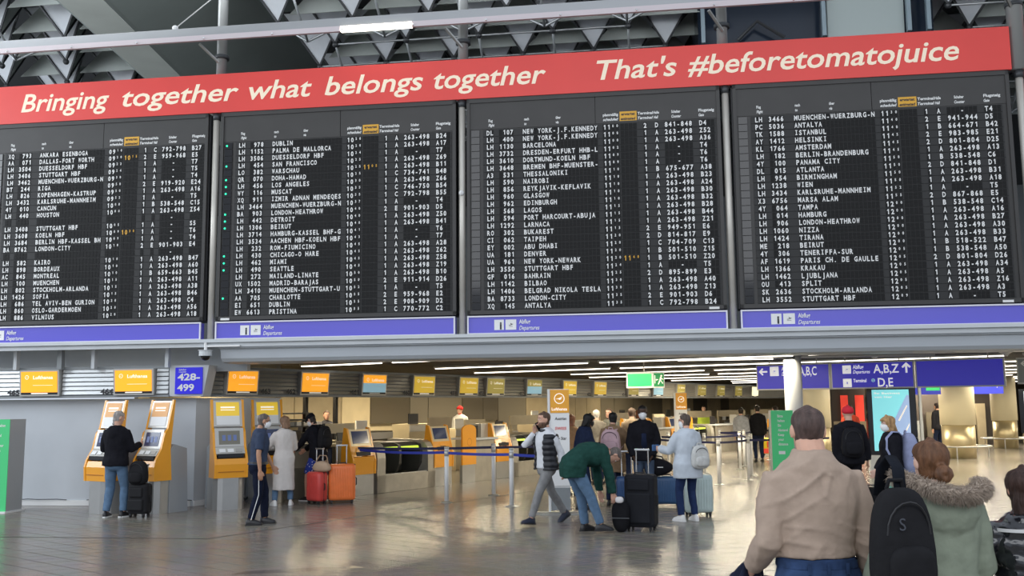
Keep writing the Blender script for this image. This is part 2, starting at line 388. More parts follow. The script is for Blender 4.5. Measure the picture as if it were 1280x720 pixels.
up_tri = tri([Vector((0, .1, .25)), Vector((-a_*.9, .95, H_+.05)), Vector((a_*.9, .95, H_+.05))])
inv_tri = tri([Vector((-SP/2+.1, RS*.45, .1)), Vector((SP/2-.1, RS*.45, .1)), Vector((0, RS*.45+.3, H_*.85))]).data('roof_panel', panm2)
nodes = [(j, k) for k in range(-2, 9) for j in range(-12, 9)]
cnt_p = 0
ribs = MB()
for j, k in sorted(nodes, key=lambda q: q[1]):
    p = node(j, k)
    if skip(p) or p.x < -18 or p.x > 17: continue
    for q in (P_front, P_l) if (cnt_p < 298 and k > -2) else ():
        link('roof_panel', q, roof, p); cnt_p += 1
    for a in (pyr[0], pyr[1], pyr[2]): ribs.tube([p+pyr[3]*1.0+Vector((0, -.02, 0)), p+a+Vector((0, -.03, 0))], .035, 4)
    ribs.tube([p+pyr[0]+Vector((0, -.02, 0)), p+pyr[1]+Vector((0, -.02, 0))], .03, 4)
    ribs.sph(p, .09, 8, 6)
stuff(ribs.build('roof_rib', darkt, roof))
# secondary triangles filling the gaps between the pyramids, joined
mb = MB(); src = [v.co.copy() for v in inv_tri.vertices]; V, Fc = [], []
for j, k in nodes:
    p = node(j, k)
    if skip(p) or p.x < -18 or p.x > 17: continue
    q = p+Vector((SP/2, .5, 0.35)); b0 = len(V); V += [tuple(v*1.0+q-Vector((0, RS*.45, 0))) for v in src]; Fc += [tuple(i+b0 for i in f.vertices) for f in inv_tri.polygons]
me = bpy.data.meshes.new('roof_infill'); me.from_pydata(V, [], Fc); me.materials.append(panm2); stuff(link('roof_infill', me, roof))
# space frame below the panels: every strut a part
frame = thing('space_frame', 'grey tubular space frame hanging below the pale triangular roof panels', 'space frame', BO, R(-8.04))
def unit(r): 
    mb = MB(); mb.tube([(0, 0, 0), (1, 0, 0)], r, 6); return mb.data('strut', tubem, True)
ud = unit(.032); cnt_s = 0; rest = MB()
def strut(p, q, par, d_=None):
    global cnt_s
    d = q-p
    if cnt_s >= 299: rest.tube([p, q], .032, 5); return
    o = link('strut', d_ or ud, par); cnt_s += 1
    o.matrix_local = Matrix.Translation(p) @ d.to_track_quat('X', 'Z').to_matrix().to_4x4() @ Matrix.Diagonal((d.length, 1, 1, 1))
lowz = Vector((0, 0, -.9))
for k in range(-1, 8):
    for j in range(-10, 8):
        p = node(j, k)
        if skip(p) or not -16 < p.x < 15: continue
        nb = [node(j+1, k)]
        if k % 2 == 0: nb += [node(j, k+1), node(j-1, k+1)]
        else: nb += [node(j+1, k+1), node(j, k+1)]
        q = nb[0]
        if not skip(q): strut(p, q, frame)
        if k % 2 == 0:
            c = p+Vector((SP/2, -RS*.33, -.75))
            if not skip(q):
                strut(p, c, frame); strut(q, c, frame)
                if k > -1: strut(node(j, k-1)+Vector((0, 0, 0)), c, frame)
stuff(rest.build('frame_strut', tubem, frame))
# broad concrete roof beams
conc = mat('pale concrete', (.74, .80, .75), .6, var=.06, scale=1); concd = mat('grey green beam side', (.32, .37, .355), .6, var=.06, scale=1)  # one concrete beam: lit soffit and shaded sides put into the colours
t = thing('roof_beam', 'broad pale concrete roof beam crossing behind the banner at upper left', 'beam')
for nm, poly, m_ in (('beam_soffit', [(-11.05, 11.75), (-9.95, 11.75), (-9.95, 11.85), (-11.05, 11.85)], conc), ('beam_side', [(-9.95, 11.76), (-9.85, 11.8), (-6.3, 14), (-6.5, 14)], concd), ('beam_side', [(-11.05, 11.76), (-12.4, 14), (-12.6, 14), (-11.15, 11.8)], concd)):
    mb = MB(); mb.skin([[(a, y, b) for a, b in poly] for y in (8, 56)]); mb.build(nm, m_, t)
t = thing('roof_beam', 'dark roof bay with a grey green panel above the hashtag lettering', 'beam', BO, R(-8.04))
mb = MB(); mb.skin([[(x, 8.5, 13.8), (x, 8.6, 11.2), (x, 15, 11.2), (x, 15, 13.8)] for x in (3.9, 9.9)]); mb.build('dark_glazing', mat('dark blue glazing', (.012, .018, .03), .15), t)
mb = MB(); mb.skin([[(x, 8.2, 13.8), (x, 8.3, 11.2), (x, 8.45, 11.2), (x, 8.35, 13.8)] for x in (7.2, 9.1)]); mb.build('beam_side', mat('grey green bay panel', (.30, .35, .35), .5), t)
for x in (7.02, 9.12, 9.6, 3.95): mb = MB(); mb.lo(x, x+.10, 8.05, 8.2, 11.2, 13.8); mb.build('bay_post', mat('blue grey post', (.20, .26, .30), .4), t)
mb = MB(); mb.tube([(4.9, 8.3, 11.3), (5.4, 8.2, 11.75), (6.1, 8.3, 11.3)], .05, 6); mb.build('bay_rib', darkt, t)
# ================================================================== DEPARTURE BOARDS
RZB = R(-8.04)
B1 = '''XQ 793|ANKARA ESENBOGA|0910||1|C|792-798|B27
AA 071|DALLAS-FORT WORTH|0920|1015|2|E|959-968|E5
LH 3504|DUESSELDORF HBF|0922||1|A|-|T7
LH 3406|STUTTGART HBF|0924||1|A|-|T5
LH 3462|MUENCHEN-WUERZBURG-N|0930||1|A|-|T4
BT 244|RIGA|0950||2|E|919-920|E24
LH 826|KOPENHAGEN-KASTRUP|0950||1|A|263-498|A16
LH 3432|KARLSRUHE-MANNHEIM|0952||1|A|-|T5
4Y 010|CANCUN|1000||1|B|538-548|C15
LH 440|HOUSTON|1000||1|A|263-498|Z54
|||||||-|
LH 3408|STUTTGART HBF|1005||1|A|-|S5
LH 3608|KOELN HBF|1009|1030|1|A|-|T6
LH 3684|BERLIN HBF-KASSEL BH|1009||1|A|-|T4
BA 8762|LONDON-CITY|1010||2|E|901-903|E4
|||||||-|
LH 582|KAIRO|1010||1|A|263-498|B47
LH 898|BORDEAUX|1010||1|A|263-498|A60
AC 845|MONTREAL|1010||1|B|659-663|B45
LH 100|MUENCHEN|1015||1|A|263-498|A11
LH 802|STOCKHOLM-ARLANDA|1015||1|A|263-498|A38
LH 1426|SOFIA|1015||1|A|263-498|B46
LH 686|TEL AVIV-BEN GURION|1020||1|A|263-498|C4
LH 860|OSLO-GARDERMOEN|1020||1|A|263-498|A56
LH 886|VILNIUS|1020||1|A|263-498|A18'''
B2_ = '''LH 978|DUBLIN|1020||1|A|263-498|B24
LH 1152|PALMA DE MALLORCA|1020||1|A|263-498|A17
LH 3506|DUESSELDORF HBF|1024||1|A|-|T7
LH 454|SAN FRANCISCO|1025||1|A|263-498|Z69
LO 382|WARSCHAU|1025|1105|1|A|263-498|B11
QR 070|DOHA-HAMAD|1025||1|C|734-741|B48
LH 456|LOS ANGELES|1030||1|A|263-498|Z66
WY 116|MUSCAT|1035||1|C|746-750|B54
XQ 911|IZMIR ADNAN MENDEQES|1035||1|C|792-798|B55
LH 3464|MUENCHEN-WUERZBURG-N|1037||1|A|-|T4
BA 903|LONDON-HEATHROW|1040||2|E|901-903|D5
LH 442|DETROIT|1040||1|A|263-498|Z50
LH 1306|BEIRUT|1040||1|A|263-498|B41
LH 3714|HAMBURG-KASSEL BHF-G|1041||1|A|-|T6
LH 3534|AACHEN HBF-KOELN HBF|1043||1|A|-|T7
LH 232|ROM-FIUMICINO|1045||1|A|263-498|A28
LH 430|CHICAGO-O HARE|1045||1|A|263-498|Z62
LH 462|MIAMI|1045||1|A|263-498|Z58
LH 490|SEATTLE|1045||1|A|263-498|Z19
LH 272|MAILAND-LINATE|1050||1|A|263-498|B10
UX 1502|MADRID-BARAJAS|1050||2|E|911-914|D26
LH 3410|MUENCHEN-STUTTGART-U|1052||1|A|-|T5
AA 705|CHARLOTTE|1055||2|E|959-968|E2
EI 651|DUBLIN|1055||2|E|908-909|D2
EW 6613|PRISTINA|1055||1|C|770-772|C2'''
B3_ = '''DL 107|NEW YORK-J.F.KENNEDY|1100||2|D|841-848|D4
LH 400|NEW YORK-J.F.KENNEDY|1100||1|A|263-498|Z52
LH 1130|BARCELONA|1100||1|A|263-498|A36
LH 3732|DRESDEN-ERFURT HHB-L|1102||1|A|-|T4
LH 3610|DORTMUND-KOELN HBF|1109||1|A|-|T6
LH 3648|BREMEN BHF-MUENSTER-|1109||1|A|-|T6
A3 531|THESSALONIKI|1110||1|B|675-677|A38
LH 590|NAIROBI|1110||1|A|263-498|B23
LH 856|REYKJAVIK-KEFLAVIK|1110||1|A|263-498|A24
LH 960|GLASGOW|1110||1|A|263-498|B30
LH 962|EDINBURGH|1110||1|A|263-498|B32
LH 568|LAGOS|1115||1|A|263-498|B28
LH 594|PORT HARCOURT-ABUJA|1115||1|A|263-498|B44
LH 1292|LARNACA|1115||1|A|263-498|Z21
RO 302|BUKAREST|1115||2|E|949-951|E6
CI 062|TAIPEH|1120||2|D|814-817|E9
EY 002|ABU DHABI|1120||1|C|704-709|C13
UA 181|DENVER|1120||1|B|501-510|Z15
UA 961|NEW YORK-NEWARK|1120|1140|1|B|501-510|Z20
LH 3550|STUTTGART HBF|1124||1|A|-|T5
GF 016|BAHRAIN|1125||2|D|895-899|E3
LH 1142|BILBAO|1130||1|A|263-498|A40
LH 1406|BELGRAD NIKOLA TESLA|1130||1|A|263-498|Z13
BA 8733|LONDON-CITY|1135||2|E|901-903|D6
XQ 145|ANTALYA|1135||1|C|792-798|B24'''
B4_ = '''LH 3466|MUENCHEN-WUERZBURG-N|1130||1|A|-|T4
PC 5036|ANTALYA|1140||2|E|941-944|D5
TK 1588|ISTANBUL|1140||1|B|664-671|B42
AY 1412|HELSINKI|1145||2|E|983-985|E21
KL 1766|AMSTERDAM|1145||2|D|801-804|D25
LH 182|BERLIN-BRANDENBURG|1145||1|A|263-498|A13
4Y 100|PANAMA CITY|1150||1|B|538-548|C6
DL 015|ATLANTA|1150||2|D|841-848|D1
LH 954|BIRMINGHAM|1150||1|A|263-498|B31
LH 1238|WIEN|1150||1|A|263-498|A18
LH 3434|KARLSRUHE-MANNHEIM|1152||1|A|-|T5
X3 6756|MARSA ALAM|1155||2|D|867-868|E5
4Y 064|TAMPA|1200||1|B|538-548|C14
LH 014|HAMBURG|1200||1|A|263-498|A16
LH 906|LONDON-HEATHROW|1200||1|A|263-498|B27
LH 1060|NIZZA|1200||1|A|263-498|A30
LH 1424|TIRANA|1200||1|A|263-498|B33
ME 218|BEIRUT|1200||1|B|518-522|B47
4Y 306|TENERIFFA-SUR|1205||1|B|538-548|A50
AF 1619|PARIS CH. DE GAULLE|1205||2|D|801-804|D26
LH 1366|KRAKAU|1205||1|A|263-498|A34
LH 1462|LJUBLJANA|1205||1|A|263-498|A5
OU 413|SPLIT|1205||1|A|263-498|Z16
SK 2636|STOCKHOLM-ARLANDA|1205||1|A|263-498|A3
LH 3552|STUTTGART HBF|1209||1|A|-|T5'''
CP = .0672
GRP = [(.36, 2, CP), (.36+CP*3.4, 4, CP), (1.02, 20, CP), (2.45, 4, .074), (2.76, 4, .074), (3.165, 1, CP), (3.365, 1, CP), (3.53, 7, CP*1.04), (4.13, 4, CP)]
rowm = MB(); rowm.lo(.30, 4.42, -.006, .006, -.062, .062)
rowd = rowm.data('flap_row', flapr)
cm = MB()
for x0, n, p in GRP:
    for i in range(n):
        x = x0+i*p; cm.lo(x+.004, x+p-.006, -.011, -.005, -.055, -.003); cm.lo(x+.004, x+p-.006, -.011, -.005, .003, .055)
cells_d = cm.data('flap_cells', flapm)
GREEN = {2: {0, 3, 5, 6, 7, 10, 11, 12, 16, 17, 18, 22}}
lampg = mat('green boarding lamp', (.02, .75, .35), .4, emit=1.6)
amber = mat('amber flap print', (.72, .38, .03), .5)
def board(idx, x0, data, wdt, lab):
    t = thing('departure_board', lab, 'departure board', bw(x0, 0), RZB, 'split-flap departure boards')
    mb = MB(); mb.lo(0, wdt, .03, .45, 3.40, 7.33)
    mb.lo(0, .06, -.02, .05, 3.40, 7.33); mb.lo(wdt-.06, wdt, -.02, .05, 3.40, 7.33); mb.lo(0, wdt, -.02, .05, 3.40, 3.47); mb.lo(0, wdt, -.02, .05, 7.25, 7.33)
    mb.build('housing', boardm, t)
    mb = MB(); mb.lo(.06, 2.32, .0, .03, 6.76, 7.25); mb.build('header_panel', boardm, t)
    mb = MB(); mb.lo(2.33, wdt-.06, .0, .03, 6.76, 7.25); mb.build('header_panel', boardm, t)
    mb = MB(); mb.lo(.06, wdt-.06, .01, .03, 3.47, 6.76); mb.build('board_face', boardm, t)
    Lh = Letters(); La = Letters()
    for (a, b, x) in (('Flug', 'Flight', .40), ('nach', 'to', 1.05), ('über', 'via', 1.62), ('planmäßig', 'scheduled', 2.46), ('Terminal', 'Terminal', 3.07), ('Halle', 'Hall', 3.35), ('Schalter', 'Counter', 3.66), ('Flugsteig', 'Gate', 4.13)):
        wd = .25 if len(a) > 7 and x != 3.66 else None
        Lh.line(a, x, -.004, 6.885, .05, width=.27 if wd else None, bold=.03, cond=.7); Lh.line(b, x, -.004, 6.80, .05, width=.27 if len(b) > 7 else None, bold=.03, shear=.25, cond=.7)
    Lh.build('header_lettering', glyphw, t)
    mb = MB(); mb.lo(2.755, 3.055, -.004, 0, 6.785, 6.955); hp = mb.build('estimated_label', amber, t)
    La.line('erwartet', 2.905, -.007, 6.885, .05, width=.24, bold=.03, align='c'); La.line('estimated', 2.905, -.007, 6.80, .05, width=.26, bold=.03, shear=.25, align='c')
    La.build('header_lettering', ink, hp)
    for i, ln in enumerate(data.split('\n')):
        z = 6.68-i*.1308
        r = link('flap_row', rowd, t, (0, 0, z)); stuff(link('flap_cells', cells_d, r))
        mb = MB(); mb.lo(.085, .235, -.008, .008, -.06, .06); ind = mb.build('indicator_window', blackg, r)
        if i in GREEN.get(idx, ()):
            mb = MB(); mb.sph((.13, -.012, 0), .02, 8, 6, (1, .4, 1)); mb.build('indicator_lamp', lampg, t, loc=(0, 0, z))
        L = Letters(); f = ln.split('|')
        if not f[0]:
            L.cell('-', GRP[7][0]+GRP[7][2]*3.5, -.014, -.04, .082, .05); L.build('lettering', glyphw, r); continue
        code, num = f[0].split(' ')
        def put(g, s, right=False, mt=L, centre=False):
            x0, n, p = GRP[g]; k0 = n-len(s) if right else ((n-len(s))//2 if centre else 0)
            for q, ch in enumerate(s):
                if ch != ' ': mt.cell(ch, x0+(k0+q+.5)*p, -.014, -.043, .087, p*.82)
        put(0, code); put(1, num, True); put(2, f[1])
        def tm(g, s, LL):
            x0, n, p = GRP[g]
            for q, ch in enumerate(s):
                if q < 2: LL.cell(ch, x0+(q+.5)*p, -.014, -.043, .087, p*.8)
                else: LL.cell(ch, x0+(q+.5)*p, -.014, -.003, .047, p*.55)
        tm(3, f[2], L)
        if f[3]:
            A_ = Letters(); tm(4, f[3], A_); A_.build('amber_lettering', amber, r)
        put(5, f[4]); put(6, f[5]); put(7, f[6], centre=True); put(8, f[7])
        L.build('lettering', glyphw, r)
    x = .1 if idx == 2 else 4.2
    if idx > 1: mb = MB(); mb.lo(x, x+.17, -.025, -.018, 3.40, 3.44); mb.build('maker_plate', glyphw, t)
    return t
board(1, -10.2, B1, 4.45, 'leftmost black split-flap departure board, running from Ankara to Vilnius, cut by the frame')
board(2, -5.5, B2_, 4.5, 'second black split-flap departure board, with small green lamps, running from Dublin to Pristina')
board(3, -.8, B3_, 4.5, 'third black split-flap departure board, running from New York to Antalya')
board(4, 3.92, B4_, 4.55, 'rightmost black split-flap departure board, running from Muenchen to Stuttgart')
# strips under the boards
whitef = mat('white sign trim', (.75, .74, .80), .4)
for i, (x0, x1, tx) in enumerate(((-10.2, -5.78, -9.75), (-5.5, -1.02, -5.02), (-.8, 3.70, -.32), (3.92, 8.48, 4.42))):
    t = thing('departures_strip', 'long blue departures strip with white pictograms under the ' + ('leftmost', 'second', 'third', 'rightmost')[i] + ' board', 'sign', BO, RZB, 'blue strips under the boards')
    mb = MB(); mb.lo(x0, x1, 0, .12, 3.06, 3.36); mb.build('panel', stripblue, t)
    mb = MB(); mb.lo(x0, x1, -.03, .02, 3.05, 3.07); mb.lo(x0, x1, -.03, .02, 3.35, 3.375); mb.lo(x0, x0+.025, -.03, .02, 3.07, 3.35); mb.lo(x1-.025, x1, -.03, .02, 3.07, 3.35); mb.build('trim', whitef, t)
    if i == 0: tx = -10.12
    mb = MB(); mb.lo(tx, tx+.17, -.008, 0, 3.12, 3.30); a = mb.build('pictogram_plate', glyphw, t)
    L = Letters(); L.line('i', tx+.115, -.012, 3.135, .13, bold=.04, align='c'); L.build('pictogram', ink, a)
    mb = MB(); mb.lo(tx+.2, tx+.39, -.008, 0, 3.12, 3.30); a = mb.build('pictogram_plate', glyphw, t)
    L = Letters(); pict_plane(L, tx+.295, 3.21, .085, -.012); L.build('pictogram', ink, a)
    L = Letters(); L.line('Abflug', tx+.44, -.008, 3.225, .075, bold=.02, cond=.75); L.line('Departures', tx+.44, -.008, 3.115, .075, shear=.3, cond=.75); L.build('lettering', glyphw, t)
# banner
t = thing('banner', 'long red banner with cream italic lettering above the boards', 'banner', BO, RZB)
mb = MB(); mb.lo(-11.5, 8.52, -.04, .02, 7.33, 8.08); mb.build('panel', redm, t)
L = Letters()
for s, a, b in (('Bringing', -9.6, -7.77), ('together', -7.50, -5.15), ('what', -4.95, -3.72), ('belongs', -3.47, -1.60), ('together', -1.40, .66), ("That's", 1.57, 2.98), ('#beforetomatojuice', 3.17, 7.70)):
    L.line(s, a, -.045, 7.55, .37, width=b-a, bold=.014, shear=.22)
L.build('lettering', cream, t)
t = thing('banner', 'end of a second red banner behind the rightmost pole', 'banner', BO, RZB)
mb = MB(); mb.lo(9.05, 12, .3, .45, 7.0, 8.2); mb.build('panel', redm, t)
# poles
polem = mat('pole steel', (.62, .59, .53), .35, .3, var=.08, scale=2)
for i, s in enumerate((-5.62, -.90, 3.80, 8.66)):
    t = thing('steel_pole', ('round steel pole between the leftmost and second boards', 'round steel pole between the second and third boards', 'round steel pole between the third and rightmost boards', 'round steel pole at the right end of the boards')[i], 'pole', bw(s, .06), RZB, 'poles between the boards')
    mb = MB(); mb.cyl((0, 0, 3.04), (0, 0, 7.33), .062, 16); mb.build('shaft', polem, t, True)
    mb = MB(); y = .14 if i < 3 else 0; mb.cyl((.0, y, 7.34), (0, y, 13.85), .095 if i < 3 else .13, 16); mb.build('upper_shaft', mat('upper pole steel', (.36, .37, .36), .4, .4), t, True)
    mb = MB(); mb.cyl((0, 0, 7.2), (0, 0, 7.33), .075, 16); mb.build('collar', dgrey, t, True); mb = MB(); mb.cyl((0, y, 8.45), (0, y, 8.52), .14, 16); mb.build('collar', dgrey, t, True)
    mb = MB(); mb.tube([(0, 0, 8.35), (-.25, -.3, 8.62)], .03, 6); mb.build('bracket', steel, t)
    if i < 3: mb = MB(); mb.lo(-.16, -.1, -.02, .3, 3.4, 7.3); mb.lo(.1, .14, -.02, .3, 3.4, 7.3); mb.build('mounting_rail', black, t)
    if i == 1: mb = MB(); mb.sph((0, -.07, 5.6), .05, 8, 6); mb.build('junction', white, t)
t = thing('lighting_rail', 'long steel lighting rail running above the red banner', 'rail', BO, RZB)
mb = MB(); mb.lo(-12, 16, -.42, -.30, 8.66, 8.86); mb.build('channel', mat('rail grey', (.36, .37, .38), .4, .4), t)
mb = MB(); mb.lo(-12, -3.05, -.44, -.38, 8.60, 8.70); mb.lo(-1.72, 16, -.44, -.38, 8.60, 8.70); mb.build('diffuser', tube_off, t)
mb = MB(); mb.lo(-3.05, -1.72, -.45, -.36, 8.60, 8.69); mb.build('lit_tube', tube_on, t)
for k in range(19): mb = MB(); mb.sph((-11+k*1.33, -.45, 8.63), .022, 6, 5); mb.build('joint', mat('joint glint', (.9, .9, .9), .2, .9), t)
mb = MB(); mb.tube([(-6.3, -.36, 8.9), (-5.5, 0, 9.8)], .014, 5); mb.build('stay_rod', steel, t)
mb = MB(); mb.sph((-6.3, -.36, 8.9), .06, 8, 6); mb.build('clamp', white, t)
# dome camera
t = thing('dome_camera', 'white and black dome security camera hanging below the first pole', 'camera', bw(-5.56, -.25), RZB)
mb = MB(); mb.cyl((0, 0, 2.98), (0, 0, 2.84), .03, 8); mb.lo(0, .65, -.02, .02, 2.9, 2.93); mb.build('bracket', white, t)
mb = MB(); mb.cyl((0, 0, 2.84), (0, 0, 2.74), .115, 16); mb.cyl((0, 0, 2.845), (0, 0, 2.835), .13, 16); mb.build('housing', lgrey, t)
mb = MB(); mb.sph((0, 0, 2.74), .085, 14, 8); mb.build('dome', blackg, t, True)

# ================================================================== SIGNS
orange_s = mat('orange screen', (.95, .38, .02), .3, emit=.85); yellow_s = mat('yellow screen', (.70, .47, .04), .3, emit=.5); olive_s = mat('olive screen', (.42, .34, .07), .3, emit=.4)
blue_s = mat('pale blue screen', (.28, .50, .62), .3, emit=.5); white_s = mat('white lit screen', (.9, .85, .55), .3, emit=1.2); lgl = mat('white screen print', (1, .93, .80), .5, emit=.5)
def screen(sx0, sx1, z0, z1, label, loc, rz, mt=orange_s, half=None, strip=True, tilt=.05):
    t = thing('counter_screen', label, 'screen', loc, rz, 'screens over the check in counters')
    w = sx1-sx0
    mb = MB(); mb.skin([[(sx0, -.10, z0), (sx1, -.10, z0), (sx1, .02, z0), (sx0, .02, z0)], [(sx0, -.14, z1), (sx1, -.14, z1), (sx1, .02, z1), (sx0, .02, z1)]]); mb.build('frame', silver, t)
    yy = lambda z: -.102-.04*(z-z0)/(z1-z0)
    def pane(a, b, m_, nm='display', x0=sx0+.035, x1=sx1-.035, d=.006):
        q = MB(); q.skin([[(x0, yy(a)-d, a), (x1, yy(a)-d, a), (x1, yy(a)+.01, a), (x0, yy(a)+.01, a)], [(x0, yy(b)-d, b), (x1, yy(b)-d, b), (x1, yy(b)+.01, b), (x0, yy(b)+.01, b)]]); return q.build(nm, m_, t)
    if half: pane(z0+.07, z0+.28, blue_s); d = pane(z0+.28, z1-.03, mt)
    else: d = pane(z0+.07, z1-.03, mt)
    pane(z0+.03, z0+.07, black, 'number_strip')
    L = Letters(); L.line('Lufthansa', sx0+w*.36, yy(z1-.1)-.012, z1-.17, .065, width=w*.5, bold=.02); L.ringp(sx0+w*.2, z1-.135, .04, .009, yy(z1-.12)-.012, 14)
    L.poly([(sx0+w*.2-.025, z1-.15), (sx0+w*.2+.03, z1-.125), (sx0+w*.2-.005, z1-.135)][::-1], yy(z1-.12)-.013)
    L.build('lettering', lgl, d)
    if strip: L = Letters(); L.poly([(sx0+w*.3, z0+.04), (sx0+w*.72, z0+.04), (sx0+w*.72, z0+.06), (sx0+w*.3, z0+.06)][::-1], yy(z0)-.012); L.poly([(sx0+w*.35, z0+.2), (sx0+w*.85, z0+.2), (sx0+w*.85, z0+.206), (sx0+w*.35, z0+.206)][::-1], yy(z0+.2)-.012); L.build('small_print', lgl if not half else white, d)
    return t
screen(-9.48, -8.67, 2.06, 2.55, 'left orange screen of the two on the front fascia, beside number 465', FL, RZB)
screen(-7.57, -6.77, 2.06, 2.55, 'right orange screen of the two on the front fascia, above the bald man', FL, RZB)
SL = ['bright orange screen beside the number 463, first on the receding fascia', 'bright orange screen beside the number 462, second on the receding fascia', 'screen with orange top and pale blue bottom, third on the receding fascia',
 'yellow screen, fourth on the receding fascia', 'yellow screen, fifth on the receding fascia', 'olive screen, sixth on the receding fascia', 'screen with yellow top and blue bottom left of the first pylon sign', 'yellow screen just right of the first pylon sign top',
 'yellow screen, ninth on the receding fascia', 'olive screen left of the hanging exit sign edge', 'pale blue screen just under the hanging exit sign', 'small olive screen behind the second pylon sign', 'olive screen right of the second pylon sign', 'olive screen, fourteenth on the receding fascia', 'olive screen, second from the far end of the fascia', 'bright white screen at the far end of the fascia']
for i, ((a, b), l) in enumerate(zip(SCR, SL)):
    mt = orange_s if i < 3 else yellow_s if i in (3, 4, 7, 8) else olive_s
    if i == 15: mt = white_s
    if i == 10: mt = blue_s
    screen(a, b, 2.06, 2.55, l, FR, R(56.3), mt, half=i in (2, 6))
NL = {'465': 'left of the first orange screen on the front fascia', '464': 'left of the second orange screen on the front fascia', '463': 'just right of the first receding orange screen', '462': 'just left of the second receding orange screen', '461': 'left of the half blue screen', '460': 'left of the fourth receding screen', '459': 'left of the fifth receding screen', '458': 'left of the sixth receding screen', '457': 'left of the seventh receding screen', '456': 'left of the screen above the pylon sign', '455': 'left of the ninth receding screen', '454': 'left of the screen under the exit sign', '453': 'left of the pale blue far screen'}
def number(s, txt, loc, rz):
    L = Letters(); L.line(txt, s, -.075, 2.085, .10, bold=.04, width=.26, align='c'); o = L.build('counter_number', ink, None, loc, rz)
    tag(o, 'black number %s, %s' % (txt, NL[txt]), 'number')
for s, n in ((-9.63, '465'), (-7.72, '464')): number(s, n, FL, RZB)
for s, n in ((13.45, '463'), (14.13, '462'), (16.05, '461'), (17.85, '460'), (19.7, '459'), (20.95, '458'), (22.9, '457'), (24.9, '456'), (26.8, '455'), (29.2, '454'), (31.2, '453')): number(s, n, FR, R(56.3))
# 428-499 end panel
t = thing('counter_range_sign', 'grey end panel with blue sign reading 428-499', 'sign', FL, RZB)
mb = MB(); mb.skin([[(-6.5, -.02, 2.03), (-5.84, -.02, 2.03), (-5.84, .3, 2.03), (-6.5, .3, 2.03)], [(-6.5, -.05, 2.6), (-5.72, -.05, 2.6), (-5.72, .3, 2.6), (-6.5, .3, 2.6)]]); mb.build('end_panel', lgrey, t)
mb = MB(); mb.lo(-6.37, -5.84, -.07, -.04, 2.07, 2.56); mb.build('blue_panel', mat('deep blue panel', (.02, .015, .55), .3, emit=.45), t)
L = Letters(); L.line('428-', -6.32, -.075, 2.325, .125, bold=.03, width=.44); L.line('499', -6.32, -.075, 2.13, .125, bold=.03, width=.33); L.line('Schalter', -6.3, -.075, 2.505, .032, bold=.02, width=.15); L.line('Counter', -6.3, -.075, 2.465, .032, width=.15, shear=.2); L.build('lettering', glyphw, t)
# exit sign
t = thing('exit_sign', 'green emergency exit sign hanging over the hall with running figure on its end face', 'sign', (2.59, 22.0, 0), R(-8))
mb = MB(); mb.prism([(0, 0), (.60, -.02), (.86, .10), (.4, .3)], 2.17, 2.53, 'z'); mb.build('housing', white, t)
mb = MB(); mb.lo(.03, .57, -.03, -.015, 2.21, 2.49); q = mb.build('green_face', exitg, t, rz=0)
mb = MB(); mb.lo(.02, .26, -.012, 0, 2.20, 2.50); e = mb.build('end_face', mat('dark green sign', (.01, .22, .06), .4, emit=.5), t, loc=(.6, -.02, 0), rz=R(24))
L = Letters()
L.poly([(.03, 2.27), (.05, 2.27), (.05, 2.45), (.03, 2.45)][::-1], -.016)
L.ringp(.20, 2.44, .022, .022, -.016, 10)
for p in ([(.17, 2.41), (.21, 2.41), (.19, 2.33), (.15, 2.33)], [(.15, 2.34), (.18, 2.33), (.13, 2.24), (.11, 2.25)], [(.18, 2.34), (.20, 2.33), (.24, 2.27), (.22, 2.26)], [(.2, 2.40), (.25, 2.36), (.24, 2.35), (.2, 2.38)], [(.06, 2.345), (.12, 2.345), (.12, 2.36), (.06, 2.36)], [(.06, 2.35), (.085, 2.325), (.085, 2.375)]): L.poly(p[::-1], -.016)
L.build('pictogram', lgl, e)
mb = MB(); mb.cyl((.4, .1, 2.53), (.4, .1, 2.84), .015, 6); mb.build('hanger', silver, t)
# overhead direction signs
t0 = (5.60, 22.17, 0); 
def module(x0, x1, lab, z0=2.09, z1=2.67, off=0):
    t = thing('direction_sign', lab, 'sign', t0, R(-33.7), 'blue overhead direction signs')
    mb = MB(); mb.lo(x0, x1, off, off+.12, z0, z1); mb.build('frame', silver, t)
    mb = MB(); mb.lo(x0+.03, x1-.03, off-.012, off, z0+.03, z1-.03); p = mb.build('panel', signblue, t)
    for x in (x0+.3, x1-.3): mb = MB(); mb.cyl((x, .06+off, z1), (x, .06+off, 2.85), .015, 6); mb.build('hanger', silver, t)
    return t, p
def arrow(L, cx, cz, r, ang, y):
    pts = [(0, .5), (.42, .08), (.3, -.04), (.09, .17), (.09, -.5), (-.09, -.5), (-.09, .17), (-.3, -.04), (-.42, .08)]
    c, s = math.cos(ang), math.sin(ang); L.poly([(cx+(a*c-b*s)*r, cz+(a*s+b*c)*r) for a, b in pts], y)
t, p = module(0, 1.67, 'blue overhead sign half hidden by the white column, arrow pointing left')
L = Letters(); arrow(L, .17, 2.51, .2, PI/2, -.02); L.line('Abflug', .60, -.02, 2.53, .085, bold=.02, cond=.75); L.line('Departures', .60, -.02, 2.41, .085, shear=.3, cond=.75); L.line('A,B,C', 1.0, -.02, 2.41, .2, bold=.01, cond=.6); L.build('lettering', litw, p)
mb = MB(); mb.lo(.33, .53, -.018, -.01, 2.41, 2.62); a = mb.build('pictogram_plate', litw, p); L = Letters(); pict_plane(L, .43, 2.51, .09, -.024); L.build('pictogram', signblue, p)
t, p = module(1.69, 3.42, 'blue overhead sign reading A,B,Z and D,E with an up arrow')
